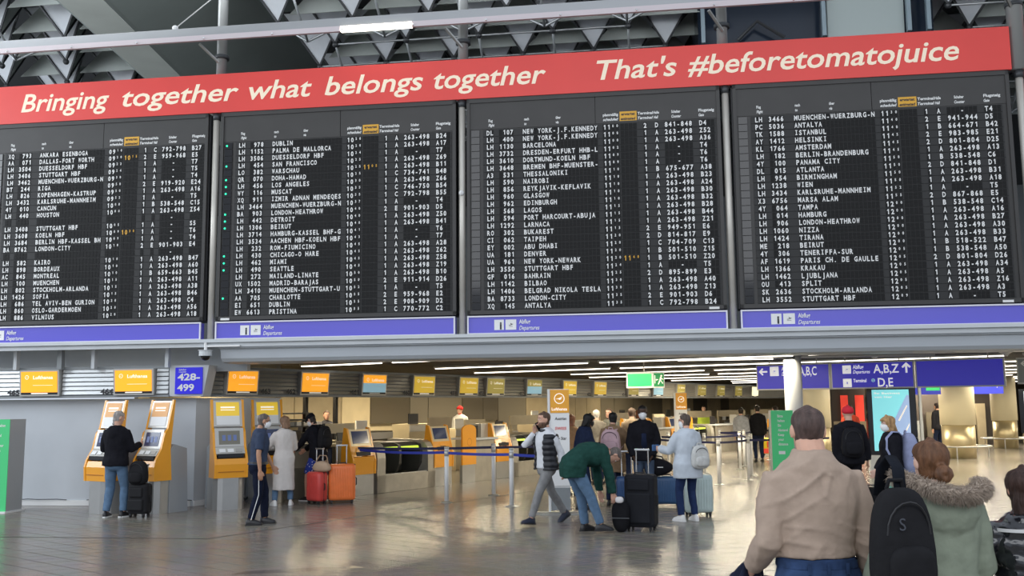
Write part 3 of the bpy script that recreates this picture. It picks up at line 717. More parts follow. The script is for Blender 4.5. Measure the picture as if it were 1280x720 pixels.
L = Letters(); L.line('Abflug', 2.17, -.02, 2.52, .085, bold=.02, cond=.75); L.line('Departures', 2.17, -.02, 2.42, .075, shear=.3, cond=.75); L.line('A,B,Z', 2.60, -.02, 2.42, .19, bold=.012, width=.52); arrow(L, 3.27, 2.52, .22, 0, -.02)
L.line('Terminal', 2.17, -.02, 2.23, .075, bold=.02, cond=.75); L.line('D,E', 2.68, -.02, 2.13, .19, bold=.012, width=.31); L.build('lettering', litw, p)
for zc, u_ in ((2.51, False), (2.22, True)):
    mb = MB(); mb.lo(1.95, 2.13, -.018, -.01, zc-.09, zc+.09); mb.build('pictogram_plate', litw, p); L = Letters(); pict_plane(L, 2.04, zc, .08, -.024, u_); L.build('pictogram', signblue, p)
L = Letters(); L.ringp(2.585, 2.265, .04, .04, -.02, 14); L.build('number_disc', blue_s, p); L = Letters(); L.line('2', 2.585, -.024, 2.24, .05, align='c'); L.build('lettering', signblue, p)
module(3.44, 5.13, 'blank blue overhead sign at the right of the row')
t = thing('overhead_sign', 'dark grey overhead sign with white arrow at the right edge', 'sign', (10.35, 19.9, 0), R(-33.7), )
mb = MB(); mb.lo(.05, 1.5, 0, .1, 2.14, 2.68); mb.build('frame', silver, t); mb = MB(); mb.lo(.08, 1.47, -.01, 0, 2.17, 2.65); p = mb.build('panel', mgrey, t)
L = Letters(); arrow(L, .2, 2.56, .14, PI/2, -.02); L.build('lettering', glyphw, p)
mb = MB(); mb.cyl((.7, .05, 2.68), (.7, .05, 2.85), .015, 6); mb.build('hanger', silver, t)
# small far signs
far_b = mat('far blue sign', (.02, .03, .42), .3, emit=.5)
for (x, y, w_, z0, z1, l, g) in ((12.2, 30.5, 1.2, 2.02, 2.38, 'small blue sign reading C and D,E left of the beige round column', 1), (15.9, 33.5, 1.0, 2.05, 2.45, 'small blue sign between the two beige columns', 0)):
    t = thing('hanging_sign', l, 'sign', (x, y, 0), R(-20)); mb = MB(); mb.lo(0, w_, 0, .1, z0, z1); mb.build('panel', far_b, t)
    mb = MB(); mb.cyl((.4, .05, z1), (.4, .05, 2.85), .015, 6); mb.build('hanger', silver, t)
    L = Letters(); L.line('A,B,C' if g else 'i', .05 if g else .8, -.01, z0+.2, .12, bold=.02, cond=.7); 
    if g: L.line('D,E', .2, -.01, z0+.04, .12, bold=.02, cond=.7)
    L.build('lettering', glyphw, t)
    if g: mb = MB(); mb.lo(.78, 1.17, -.03, -.005, z0+.12, z1-.01); mb.build('green_panel', exitg, t)
# smoke detector cones on ceiling
for x, y in ((7.6, 20.2), (9.9, 19.3)): 
    mb = MB(); mb.skin([[(math.cos(a*PI/6)*r, math.sin(a*PI/6)*r, z) for a in range(12)] for r, z in ((.16, .0), (.13, -.03), (.05, -.07), (.035, -.11))])
    tag(mb.build('ceiling_detector', white, None, smooth=True, loc=(x, y, 2.80)), 'white cone shaped ceiling detector above the ' + ('A,B,Z sign' if x < 9 else 'blank blue sign'), 'detector')
# white column and floor signs
t = thing('white_column', 'slim white round column rising behind the man in tan sweater', 'column', (5.65, 19.45, 0))
mb = MB(); mb.cyl((0, 0, 0), (0, 0, 2.85), .175, 24); mb.build('shaft', mat('white column paint', (.62, .64, .66), .45), t, True)
mb = MB(); mb.cyl((0, 0, 0), (0, 0, .12), .19, 24); mb.build('base_ring', steel, t, True)
mb = MB(); mb.cyl((-.03, -.17, 2.70), (-.03, -.20, 2.70), .03, 8); mb.build('ceiling_bolt', dgrey, t)
def green_sign(loc, rz, label, lines, w=.42, h=1.7, d=.3, x_txt=.12):
    t = thing('information_stand', label, 'sign', loc, rz)
    mb = MB(); mb.lo(0, w, .012, d, .03, h); mb.build('body', mat('stand grey side', (.36, .37, .37), .5), t)
    mb = MB(); mb.lo(0, w, 0, .012, .03, h); p = mb.build('green_panel', green, t)
    mb = MB(); mb.lo(-.03, w+.03, -.05, d+.05, 0, .03); mb.build('base_plate', white, t)
    L = Letters(); z = h-.13
    for l in lines: L.line(l, x_txt, -.005, z, .05, bold=.02, cond=.8); z -= .088
    L.poly([(x_txt, z-.08), (x_txt+.12, z-.08), (x_txt+.12, z-.02), (x_txt, z-.02)][::-1], -.005)
    L.build('lettering', glyphw, p); return t
green_sign((4.92, 18.5, 0), R(-6), 'green information stand with white lines in front of the white column', ['Bitte', 'halten', 'Sie', 'Abstand', 'Keep', 'your', 'distance'], w=.41, d=.28, h=1.66)
green_sign((-9.32, 17.3, 0), R(-8), 'tall green information stand with grey side at the left edge of the frame', ['Bitte halten', 'Sie', 'Abstand', '', 'Keep your', 'distance'], w=.36, h=1.64, x_txt=-.02+.05, d=.45)
# pylon signs
def pylon(loc, rz, label, w, side=True, lines=True):
    t = thing('pylon_sign', label, 'sign', loc, rz)
    mb = MB(); mb.lo(0, w, .01, .09, .05, 2.07); mb.lo(-.03, 0, -.015, .10, .02, 2.07); mb.build('body', white, t)
    mb = MB(); mb.lo(.01, w, -.005, .01, 1.67, 2.06); p = mb.build('orange_header', mat('orange header', (.78, .36, .03), .4, emit=.1), t)
    mb = MB(); mb.lo(.01, w, -.005, .01, .45, 1.66); p2 = mb.build('white_panel', paper, t)
    mb = MB(); mb.lo(.01, w, -.005, .01, .05, .42); mb.build('lower_panel', mgrey, t)
    mb = MB(); mb.lo(-.25, w+.3, -.05, .12, 0, .025); mb.lo(-.2, w+.2, -.25, -.2, 0, .02); mb.build('foot', steel, t)
    L = Letters(); c = (w*.5, 1.91); r = w*.27; L.ringp(c[0], c[1], r, .012, -.01, 24)
    L.poly([(c[0]-r*.8, c[1]-r*.1), (c[0]-r*.1, c[1]+r*.05), (c[0]+r*.7, c[1]+r*.45), (c[0]+r*.2, c[1]-r*.05), (c[0]+r*.55, c[1]+r*.0), (c[0]+r*.1, c[1]-r*.25), (c[0]-r*.2, c[1]-r*.1)][::-1], -.01)
    L.line('Lufthansa', w*.5, -.01, 1.71, .05, width=w*.8, bold=.02, align='c'); L.build('logo', lgl, p)
    if lines:
        for k, (s, m_) in enumerate((('Austrian', ink), ('SWISS', mat('red print', (.7, .03, .03), .5)), ('Sky Star', ink))):
            L = Letters(); L.line(s, w*.55, -.01, 1.55-.165*k, .05, width=w*.6, bold=.015, align='c', shear=.15); L.build('lettering', m_, p2)
    return t
pylon((.62, 16.42, 0), R(4), 'tall white and orange pylon sign behind the man on the phone', .33)
pylon((3.86, 23.0, 0), R(-4), 'second tall white and orange pylon sign, behind the woman in the white raincoat', .27)
# big advertising displays
t = thing('advertising_display', 'tall black framed display with bright turquoise picture behind the green parka', 'display', (8.68, 23.72, 0), R(-9))
mb = MB(); mb.lo(0, 1.14, 0, .22, .52, 2.16, .01); mb.build('frame', blackg, t)
mb = MB(); mb.lo(.0, 1.14, -.01, .24, .04, .52); mb.build('plinth', lgrey, t)
adm = mat('turquoise display image', (.22, .66, .74), .2, emit=.75)
mb = MB(); mb.lo(.12, .98, -.012, 0, .62, 2.10); p = mb.build('screen', adm, t)
L = Letters(); L.poly([(.98, .62), (.98, 1.95), (.93, 1.98), (.60, 1.35), (.45, .62)], -.016); L.build('picture_building', mat('display pale blue', (.32, .45, .72), .3, emit=.6), p)
L = Letters(); L.poly([(.70, 1.35), (.73, 1.34), (.93, 1.7), (.91, 1.72)], -.02); L.poly([(.80, 1.0), (.83, .99), (.96, 1.25), (.95, 1.28)], -.02); L.line('Ihr Business', .17, -.02, 1.99, .05, width=.6, bold=.01); L.line('von hier', .17, -.02, 1.90, .05, width=.42, bold=.01); L.build('lettering', lgl, p)
mb = MB(); mb.lo(1.20, 1.26, -.05, .03, 0, 2.16); tag(mb.build('sign_post', lgrey, None, loc=(8.68, 23.72, 0), rz=R(-9)), 'slim grey post right of the turquoise display', 'post')
t = thing('advertising_display', 'wide black framed display showing a pale picture at the right edge', 'display', (21.7, 41.5, 0), R(-15))
mb = MB(); mb.lo(0, 2.4, 0, .2, .42, 2.3, .01); mb.build('frame', blackg, t); mb = MB(); mb.lo(.1, 2.4, .02, .2, 0, .42); mb.build('plinth', creamw, t)
mb = MB(); mb.lo(.2, 2.3, -.012, 0, .5, 2.2); p = mb.build('screen', mat('pale display image', (.72, .76, .80), .2, emit=.7), t)
L = Letters(); L.poly([(.25, .9), (.5, .62), (2.2, 1.9), (2.0, 2.15), (1.4, 1.8)][::1], -.016); L.build('picture', mat('display mauve', (.48, .38, .45), .3, emit=.4), p)
L = Letters()
for k in range(6): L.poly([(.4+.12*k, .95+.1*k), (.5+.12*k, .95+.1*k), (.5+.12*k, 1.03+.1*k), (.4+.12*k, 1.03+.1*k)], -.02)
L.build('picture', ink, p)
# beige columns
colb = mat('beige column', (.78, .70, .49), .5); brass = mat('brassy steel cladding', (.55, .46, .28), .36, .7)
for (x, y, r, l) in ((14.3, 31.2, .53, 'large beige round column with metal cladding, nearer of the pair'), (18.95, 37.4, .46, 'beige round column with metal cladding, farther of the pair'), (9.15, 29.5, .5, 'beige column left of the turquoise display')):
    t = thing('clad_column', l, 'column', (x, y, 0)); mb = MB(); mb.cyl((0, 0, 1.05), (0, 0, 2.84), r, 28); mb.build('shaft', colb, t, True)
    mb = MB(); mb.cyl((0, 0, 0), (0, 0, 1.05), r-.03, 28); mb.build('cladding', brass, t, True)
    if x > 10:
        mb = MB(); mb.tube([((r+.4)*math.cos(a*PI/14), (r+.4)*math.sin(a*PI/14), .38) for a in range(29)], .03, 6, ref=(0, 0, 1)); rl = mb.build('guard_rail', steel, t, True)
        for a in (0, 2.1, 4.2): mb = MB(); mb.cyl(((r+.4)*math.cos(a), (r+.4)*math.sin(a), 0), ((r+.4)*math.cos(a), (r+.4)*math.sin(a), .38), .02, 6); mb.build('rail_post', steel, t)
# shop at far right
t = thing('shop_front', 'distant shop front with red banners between the post and the beige column', 'shop', (13.6, 41, 0), R(-8))
mb = MB(); mb.lo(0, 6.5, .6, .7, 0, 2.8); mb.build('back_panel', mat('shop dark', (.04, .03, .025), .5), t)
for k, (x, w_) in enumerate(((.35, .3), (.95, .35), (1.55, .1))): mb = MB(); mb.lo(x, x+w_, .4, .45, .9, 2.1); mb.build('shop_banner', mat('shop red banner', (.75, .05, .03), .5, emit=.5) if k < 2 else paper, t)
for k in range(6):
    mb = MB(); mb.lo(3.3+.5*k, 3.65+.5*k, .35, .5, .0, 1.0+.35*(k % 3)); mb.build('display_case', (mgrey, brown, tan)[k % 3], t)
mb = MB(); mb.lo(0, 2.6, .2, .3, .0, 1.0); mb.build('glass_counter', tan, t)
# ================================================================== KIOSKS AND COUNTERS
keyp = mat('kiosk key panel', (.55, .54, .50), .4, .2); screenm = mat('dark kiosk screen', (.03, .04, .09), .12, emit=.25); kbase = mat('kiosk base steel', (.44, .44, .43), .3, .7, var=.06, scale=3)
housing_g = mat('kiosk housing grey', (.30, .32, .34), .4, .2)
def kiosk(loc, rz, label, poster=(orange_s, paper), header=True, scr=screenm, w=.66, mirror=False):
    t = thing('check_in_kiosk', label, 'kiosk', loc, rz, 'yellow self check in kiosks')
    if header:
        mb = MB(); mb.prism([(.02*math.cos(a)+.0, 0) for a in (0,)]+[], 0, 0) if 0 else None
        ring = [(-w/2, .12), (-w/2+.06, .03), (-w/4, -.01), (w/4, -.01), (w/2-.06, .03), (w/2, .12), (w/2, .5), (-w/2, .5)]
        mb.prism(ring, 0, .56, 'z'); mb.build('base', kbase, t)
        prof = [(-.03, .56), (-.045, .80), (-.01, .92), (.10, 1.10), (.17, 1.38), (.23, 1.45), (.34, 1.96), (.38, 1.96), (.33, 1.45), (.30, 1.1), (.34, .56)]
        for s in (-1, 1): mb = MB(); mb.prism(prof, s*w/2-.022, s*w/2+.022); mb.build('side_frame', orange, t)
        mb = MB(); mb.prism([(-.02, .56), (-.035, .80), (-.0, .90), (.3, .90), (.34, .56)], -w/2+.02, w/2-.02); mb.build('lower_door', orange, t)
        mb = MB(); mb.lo(-w/2+.05, w/2-.05, -.042, -.03, .665, .675); mb.build('door_seam', mat('dark orange seam', (.45, .16, .01), .5), t)
        mb = MB(); mb.lo(-w/2+.05, w/2-.05, -.0, .25, .92, .985); mb.build('ticket_slot', black, t)
        mb = MB(); mb.slab((.02, .99), (.105, 1.105), -w/2+.02, w/2-.02, -.05); mb.build('key_panel', keyp, t)
        for i in range(3): mb = MB(); mb.slab((.028, 1.012), (.075, 1.07), -.2+.15*i, -.09+.15*i, .008); mb.build('reader', paper if i < 2 else silver, t)
        mb = MB(); mb.slab((.105, 1.11), (.185, 1.44), -w/2+.02, w/2-.02, -.05); mb.build('bezel', silver, t)
        mb = MB(); mb.slab((.118, 1.15), (.175, 1.39), -w/2+.09, w/2-.09, .008); mb.build('touch_screen', scr, t)
        L = Letters(); 
        mb = MB(); 
        for i in range(3): mb.slab((.133, 1.215), (.158, 1.315), -.13+.1*i, -.07+.1*i, .012)
        mb.build('screen_icon', mat('screen icon', (.10, .14, .30), .4, emit=.3), t)
        mb = MB(); mb.slab((.235, 1.47), (.34, 1.94), -w/2+.02, w/2-.02, -.05); mb.build('header_frame', silver, t)
        zf = lambda z: .235+(z-1.47)*.105/.47
        mb = MB(); mb.slab((zf(1.5), 1.50), (zf(1.66), 1.66), -w/2+.07, w/2-.07, .008); mb.build('poster_lower', poster[1], t)
        mb = MB(); mb.slab((zf(1.66), 1.66), (zf(1.91), 1.91), -w/2+.07, w/2-.07, .008); mb.build('poster_upper', poster[0], t)
        mb = MB(); 
        for i, z in enumerate((1.8, 1.76)): mb.slab((zf(z), z), (zf(z+.014+.014*(1-i)), z+.014+.014*(1-i)), -.13, .13, .012)
        mb.build('poster_print', lgl, t)
        mb = MB(); mb.prism([(.30, 0), (.30, 1.1), (.38, 1.18), (.66, 1.10), (.72, 0)], -w/2+.02, w/2+.02); mb.build('rear_housing', housing_g, t)
    else:
        mb = MB(); mb.lo(-w/2, w/2, .02, .45, 0, .42); mb.build('base', kbase, t)
        prof = [(-.02, .42), (-.03, .72), (.06, 1.0), (.16, 1.36), (.24, 1.38), (.30, .9), (.32, .42)]
        for s in (-1, 1): mb = MB(); mb.prism(prof, s*w/2-.025, s*w/2+.025); mb.build('side_frame', orange, t)
        mb = MB(); mb.prism([(-.01, .42), (-.02, .78), (.3, .78), (.3, .42)], -w/2+.02, w/2-.02); mb.build('lower_door', orange, t)
        mb = MB(); mb.lo(-w/2+.12, w/2-.12, .0, .2, .80, .88); mb.build('ticket_slot', black, t)
        mb = MB(); mb.slab((.0, .79), (.065, 1.0), -w/2+.02, -.08, -.05); mb.slab((.0, .79), (.065, 1.0), .12, w/2-.02, -.05); mb.slab((.03, .9), (.065, 1.0), -.08, .12, -.05); mb.build('key_panel', orange, t)
        mb = MB(); mb.slab((.065, 1.0), (.16, 1.34), -w/2+.02, w/2-.02, -.05); mb.build('bezel', mat('warm silver bezel', (.50, .42, .28), .35, .4), t)
        mb = MB(); mb.slab((.08, 1.05), (.15, 1.30), -w/2+.09, w/2-.09, .008); mb.build('touch_screen', scr, t)
    return t
kiosk((-7.28, 17.0, 0), R(-30), 'yellow check-in kiosk directly in front of the bald man in black jacket', w=.54, poster=(mat('pale orange poster', (.80, .42, .16), .5), paper))
kiosk((-6.42, 16.95, 0), R(-30), 'yellow check-in kiosk with blue touch screen right of the bald man', w=.54, poster=(mat('pale orange poster', (.80, .42, .16), .5), paper))
kiosk((-5.08, 17.5, 0), R(32), 'yellow check-in kiosk left of the uniformed man in the face mask', poster=(yellow_s, paper), scr=mat('grey kiosk screen', (.2, .19, .15), .2), w=.56)
kiosk((-4.62, 18.55, 0), R(32), 'yellow check-in kiosk half hidden behind the uniformed man', poster=(yellow_s, paper), w=.56)
CF = CN*-13.72
dk = mat('dark hood plastic', (.05, .048, .04), .35)
def bagdrop(s0, label, n=2, wd=1.95):
    t = thing('bag_drop_counter', label, 'counter', CF+CU*s0, R(56.3), 'bag drop counters along the receding row')
    x1 = wd
    mb = MB(); mb.lo(0, x1, 0, .06, 0, .36); mb.build('front_panel', steelD, t)
    prof = [(0, 0), (0, .72), (.03, .90), (.10, 1.0), (.22, 1.05), (1.2, 1.07), (1.2, 0)]
    for x in (0, x1-.26): mb = MB(); mb.prism(prof, x, x+.26); mb.build('end_housing', steelD, t)
    b = (x1-.52)/n
    for i in range(n):
        x = .26+i*b
        mb = MB(); mb.lo(x+.03, x+b-.03, .06, 1.1, .28, .34); mb.build('conveyor_belt', black, t)
        mb = MB(); mb.lo(x, x+b, .03, .06, .30, .38); mb.build('belt_lip', steel, t)
        pr = [(.30, .36), (.18, .55), (.16, .80), (.22, .97), (.36, 1.02), (1.1, 1.02), (1.1, .36)]
        mb = MB(); mb.prism(pr, x+b-.07, x+b); mb.build('hood_side', dk, t)
        mb = MB(); mb.prism([(.22, .93), (.36, 1.02), (1.1, 1.02), (1.1, .93)], x+.01, x+b-.07); mb.prism([(.7, .36), (.7, .93), (.75, .93), (.75, .36)], x+.01, x+b-.07); mb.build('hood', dk, t)
        mb = MB(); mb.slab((.20, .885), (.22, .93), x+.03, x+b-.09, .01); mb.build('light_bar', lime, t)
        mb = MB(); mb.lo(x+.12, x+b-.2, .66, .69, .45, .80); mb.build('notice', mgrey, t)
    mb = MB(); mb.lo(0, x1, 1.2, 1.75, .95, 1.0); mb.build('desk_top', tan, t)
    mb = MB(); mb.lo(.0, .9, 1.5, 1.56, 1.22, 1.44); mb.lo(.03, .07, 1.5, 1.54, 1.0, 1.22); mb.lo(.83, .87, 1.5, 1.54, 1.0, 1.22); mb.build('screen_shelf', creamw, t)
    mb = MB(); mb.box((.45, 1.42, 1.12), (.36, .03, .24), rx=R(-10)); mb.cyl((.45, 1.45, 1.0), (.45, 1.45, 1.06), .04, 8); mb.build('monitor', black, t)
    mb = MB(); mb.lo(1.1, 1.35, 1.35, 1.6, 1.0, 1.1); mb.build('printer', silver, t)
    return t
def desk(s0, wd, label):
    t = thing('check_in_desk', label, 'desk', CF+CU*s0, R(56.3), 'staffed check in desks along the receding row')
    mb = MB(); mb.lo(0, wd, .05, .1, 0, .98); mb.build('front_panel', steelD, t)
    mb = MB(); mb.lo(-.02, wd+.02, -.02, .75, .98, 1.03, .01); mb.build('desk_top', lgrey, t)
    mb = MB(); mb.lo(.1, .5, .3, .34, 1.03, 1.33); mb.build('monitor', black, t)
    mb = MB(); mb.lo(wd-.35, wd-.05, .25, .55, 1.03, 1.36); mb.build('equipment_box', silver, t)
    mb = MB(); mb.lo(0, wd, 1.45, 1.5, 1.26, 1.52); mb.lo(.05, .09, 1.45, 1.5, 0, 1.26); mb.lo(wd-.09, wd-.05, 1.45, 1.5, 0, 1.26); mb.build('screen_shelf', tan, t)
    return t
def orange_panel(s0, label, w=.55, z1=1.36, off=0):
    t = thing('orange_divider', label, 'panel', CF+CU*s0-CN*off, R(56.3), 'orange divider panels at the desks')
    pts = [(0, .42)]+[(w/2-w/2*math.cos(a*PI/8), z1-.12+.12*math.sin(a*PI/8)) for a in range(9)]+[(w, .42)]
    mb = MB(); mb.prism(pts, -.04, 0, 'y'); p = mb.build('orange_board', orange, t)
    mb = MB(); mb.lo(.02, w-.02, -.02, .06, 0, .42); mb.build('lower_panel', kbase, t)
    L = Letters(); L.ringp(w/2, .95, .09, .008, -.045, 18); L.build('emblem', mat('dark orange emblem', (.45, .17, .01), .5), p)
kk = []
kiosk(CF+CU*15.0, R(56.3), 'short yellow bag drop kiosk just right of the orange suitcase', header=False)
bagdrop(15.42, 'double bag drop with lime light bars right of the first short kiosk')
kiosk(CF+CU*17.68, R(56.3), 'short yellow bag drop kiosk left of the orange divider panel', header=False)
orange_panel(18.35, 'rounded orange divider panel behind the first queue post')
desk(18.95, .9, 'steel desk right of the rounded orange divider panel')
kiosk(CF+CU*20.15, R(56.3), 'short yellow bag drop kiosk behind the two nearest queue posts', header=False)
bagdrop(20.55, 'double bag drop with lime light bars left of the man on the phone')
desk(22.6, 2.4, 'long steel desk behind the first pylon sign')
bagdrop(25.1, 'bag drop behind the queueing passengers')
kiosk(CF+CU*27.3, R(56.3), 'short yellow kiosk right of the man in the black coat', header=False)
orange_panel(28.0, 'orange divider panel right of the man in the black coat', w=.6)
desk(28.7, 1.6, 'steel desk behind the queue lanes, third')
kiosk(CF+CU*30.6, R(56.3), 'short yellow kiosk left of the second pylon sign', header=False)
orange_panel(31.3, 'orange divider panel left of the second pylon sign', w=.6)
bagdrop(32, 'bag drop behind the second pylon sign')
desk(34.3, 3.0, 'steel desk beside the staff member in lime vest')
orange_panel(36.9, 'large orange panel left of the far desk row', w=1.3, z1=1.25, off=-1.0)
desk(38, 3.2, 'pale far desk near the end of the counter row')
desk(42, 3.5, 'farthest desk at the end of the counter row')
# first dark counter end beside the red suitcase
t = thing('bag_drop_counter', 'dark rounded counter end left of the first short kiosk', 'counter', CF+CU*13.5-CN*.5, R(56.3))
pr = [(.25, 0), (.18, .6), (.22, .95), (.36, 1.06), (1.1, 1.06), (1.1, 0)]
mb = MB(); mb.prism(pr, 0, 1.0); mb.build('dark_hood', dk, t); mb = MB(); mb.prism([(a-.02, b+(.02 if b > .5 else 0)) for a, b in pr], 1.0, 1.15); mb.build('edge_housing', steelD, t)
mb = MB(); mb.lo(.1, .9, 1.15, 1.7, 1.0, 1.05); mb.build('desk_top', paper, t)
# equipment behind the counters
t = thing('baggage_rack', 'dark steel shelving rack with cables behind the first bag drop', 'rack', CF+CU*15.3, R(56.3))
for x in (0, 1.0, 2.0): mb = MB(); mb.lo(x-.04, x+.04, 3.0, 3.1, 0, 2.1); mb.build('upright', black, t)
for z in (1.35, 1.5, 1.65, 1.2): mb = MB(); mb.lo(0, 1.0+.5*(z < 1.4), 2.8, 3.4, z, z+.03); mb.build('shelf', black, t)
for k in range(7): mb = MB(); mb.tube([(-1.2+.22*k, 3.0, 2.1), (-1.2+.22*k+.03, 3.0, 1.7), (-1.2+.22*k, 3.05, 1.35)], .014, 5); mb.build('hanging_cable', black, t)
for k in range(6): mb = MB(); mb.lo(.1+.22*k, .24+.22*k, 2.85, 3.0, 1.38, 1.47); mb.build('device', (silver, mgrey, paper)[k % 3], t)
t = thing('office_partition', 'brown glass office partition behind the youth in the black cap', 'partition', CF+CU*12.2, R(56.3))
mb = MB(); mb.lo(1.9, 4.4, 3.6, 3.66, 0, 1.5); mb.build('brown_panel', tan, t)
mb = MB(); mb.lo(1.9, 5.4, 2.2, 2.7, .98, 1.03); mb.build('desk_top', creamw, t)
for k in range(4): mb = MB(); mb.lo(2.2+.7*k, 2.55+.7*k, 2.3, 2.33, 1.08, 1.3); mb.build('monitor', black, t)
mb = MB(); mb.lo(4.0, 4.9, 1.9, 1.95, .75, 1.15); mb.build('grey_panel', mgrey, t)
rk = random.Random(11)
for k in range(14):
    s = 18+2.05*k
    t = thing('back_office_cabinet', 'low back office cabinet with monitor in the aisle behind the counters, %s along the aisle' % ORD[k], 'cabinet', CF+CU*s, R(56.3), 'cabinets in the aisle behind the counters')
    w_ = 1.1+.6*rk.random(); h_ = .9+.5*rk.random()
    mb = MB(); mb.lo(0, w_, 3.0, 3.6, 0, h_); mb.build('body', (tan, creamw, mgrey, brown)[rk.randrange(4)], t)
    mb = MB(); mb.lo(.1, .5, 3.1, 3.13, h_, h_+.28); mb.build('monitor', black if k % 2 else paper, t)
    mb = MB(); mb.lo(0, w_, 2.98, 3.0, h_-.2, h_-.03); mb.build('drawer', silver, t)

# ================================================================== QUEUE POSTS
postm = mat('white queue post', (.70, .70, .70), .3)
def post(x, y, label, h=1.0):
    t = thing('queue_post', label, 'queue post', (x, y, 0), 0, 'queue posts')
    mb = MB(); mb.cyl((0, 0, .02), (0, 0, h), .042, 14); mb.build('post_tube', postm, t, True)
    mb = MB(); mb.cyl((0, 0, h-.0), (0, 0, h+.035), .046, 14); mb.cyl((0, 0, h-.14), (0, 0, h-.03), .046, 14); mb.build('belt_head', silver, t, True)
    mb = MB(); mb.skin([[(r*math.cos(a*PI/10), r*math.sin(a*PI/10), z) for a in range(20)] for r, z in ((.12, 0), (.12, .006), (.05, .025))]); mb.build('base_plate', steel, t)
PO = {}
for nm, x, y, l in (('a', -1.27, 18.45, 'white queue post in front of the rounded orange divider panel'), ('b', -.41, 19.82, 'white queue post just left of the post nearest the man on the phone'), ('c', -.04, 17.61, 'white queue post nearest the man on the phone'),
   ('d', 4.59, 21.81, 'nearest white queue post right of the white raincoat'), ('e', 6.2, 29.2, 'queue post directly behind the nearest one of the right lanes'), ('f', 6.21, 26.7, 'queue post at the middle of the right lanes, left one of a close pair'),
   ('g', 6.65, 28.04, 'queue post at the middle of the right lanes, right one of a close pair'), ('h', 5.56, 23.08, 'queue post left of the green stand, second nearest'), ('i', 6.0, 24.6, 'queue post just behind the second nearest right of it'),
   ('j', 8.86, 34.44, 'farthest visible queue post left of the green stand'), ('k', 8.18, 31.04, 'queue post touching the left edge of the green stand'), ('l', 3.89, 26.07, 'queue post left of the second pylon sign, farther one'),
   ('m', 3.6, 23.9, 'queue post left of the second pylon sign, nearer one'), ('n', 4.25, 26.7, 'queue post just left of the second pylon base'), ('o', 4.98, 25.4, 'queue post touching the right side of the white raincoat'), ('p', -3.2, 19.7, 'queue post hidden behind the orange suitcase'), ('q', 1.25, 17.3, 'queue post hidden behind the bending man')):
    if nm != 'p': post(x, y, l)
    PO[nm] = Vector((x, y, 0))
def qbelt(a, b, z, m_, label, sag=.012):
    p, q = Vector(a), Vector(b); mb = MB(); rings = []
    for i in range(9):
        u = i/8; c = p.lerp(q, u); zz = z-4*sag*u*(1-u); d = (q-p).normalized(); n = Vector((-d.y, d.x, 0))*.003
        rings.append([c+n+Vector((0, 0, zz-.025)), c+n+Vector((0, 0, zz+.025)), c-n+Vector((0, 0, zz+.025)), c-n+Vector((0, 0, zz-.025))])
    mb.skin(rings); tag(mb.build('queue_belt', m_), label, 'belt', 'queue belts')
qbelt(PO['a'], PO['c'], .92, belt, 'blue belt between the first post and the post nearest the man on the phone')
qbelt((-3.15, 19.9, .0), PO['a'], .93, belt, 'blue belt from the first short kiosk to the first queue post', .03)
qbelt(PO['c'], PO['q'], .92, belt, 'blue belt running behind the man on the phone', .03)
qbelt((-3.2, 20.0, .0), PO['b'], .96, beltd, 'dark blue belt crossing behind the orange divider to the second post', .02)
qbelt(PO['b'], (2.5, 22.0, 0), .95, beltd, 'dark blue belt behind the man on the phone')
qbelt(PO['m'], PO['l'], .93, beltd, 'navy belt between the posts left of the second pylon sign')
qbelt(PO['m'], PO['d'], .93, beltd, 'navy belt behind the white raincoat'); qbelt(PO['l'], PO['o'], .93, beltd, 'navy belt at the back of the white raincoat lane')
qbelt(PO['d'], PO['h'], .93, beltd, 'nearest navy belt of the right lanes'); qbelt(PO['o'], PO['f'], .93, beltd, 'navy belt of the second right lane'); qbelt(PO['f'], PO['i'], .93, beltd, 'navy belt linking the second lane forward')
qbelt(PO['e'], PO['g'], .93, beltd, 'navy belt between the two middle posts'); qbelt(PO['e'], PO['k'], .93, beltd, 'navy belt of the rear right lane'); qbelt(PO['g'], PO['j'], .93, beltd, 'farthest navy belt of the right lanes'); qbelt((7.8, 24, 0), PO['h'], .93, beltd, 'navy belt running behind the green stand')
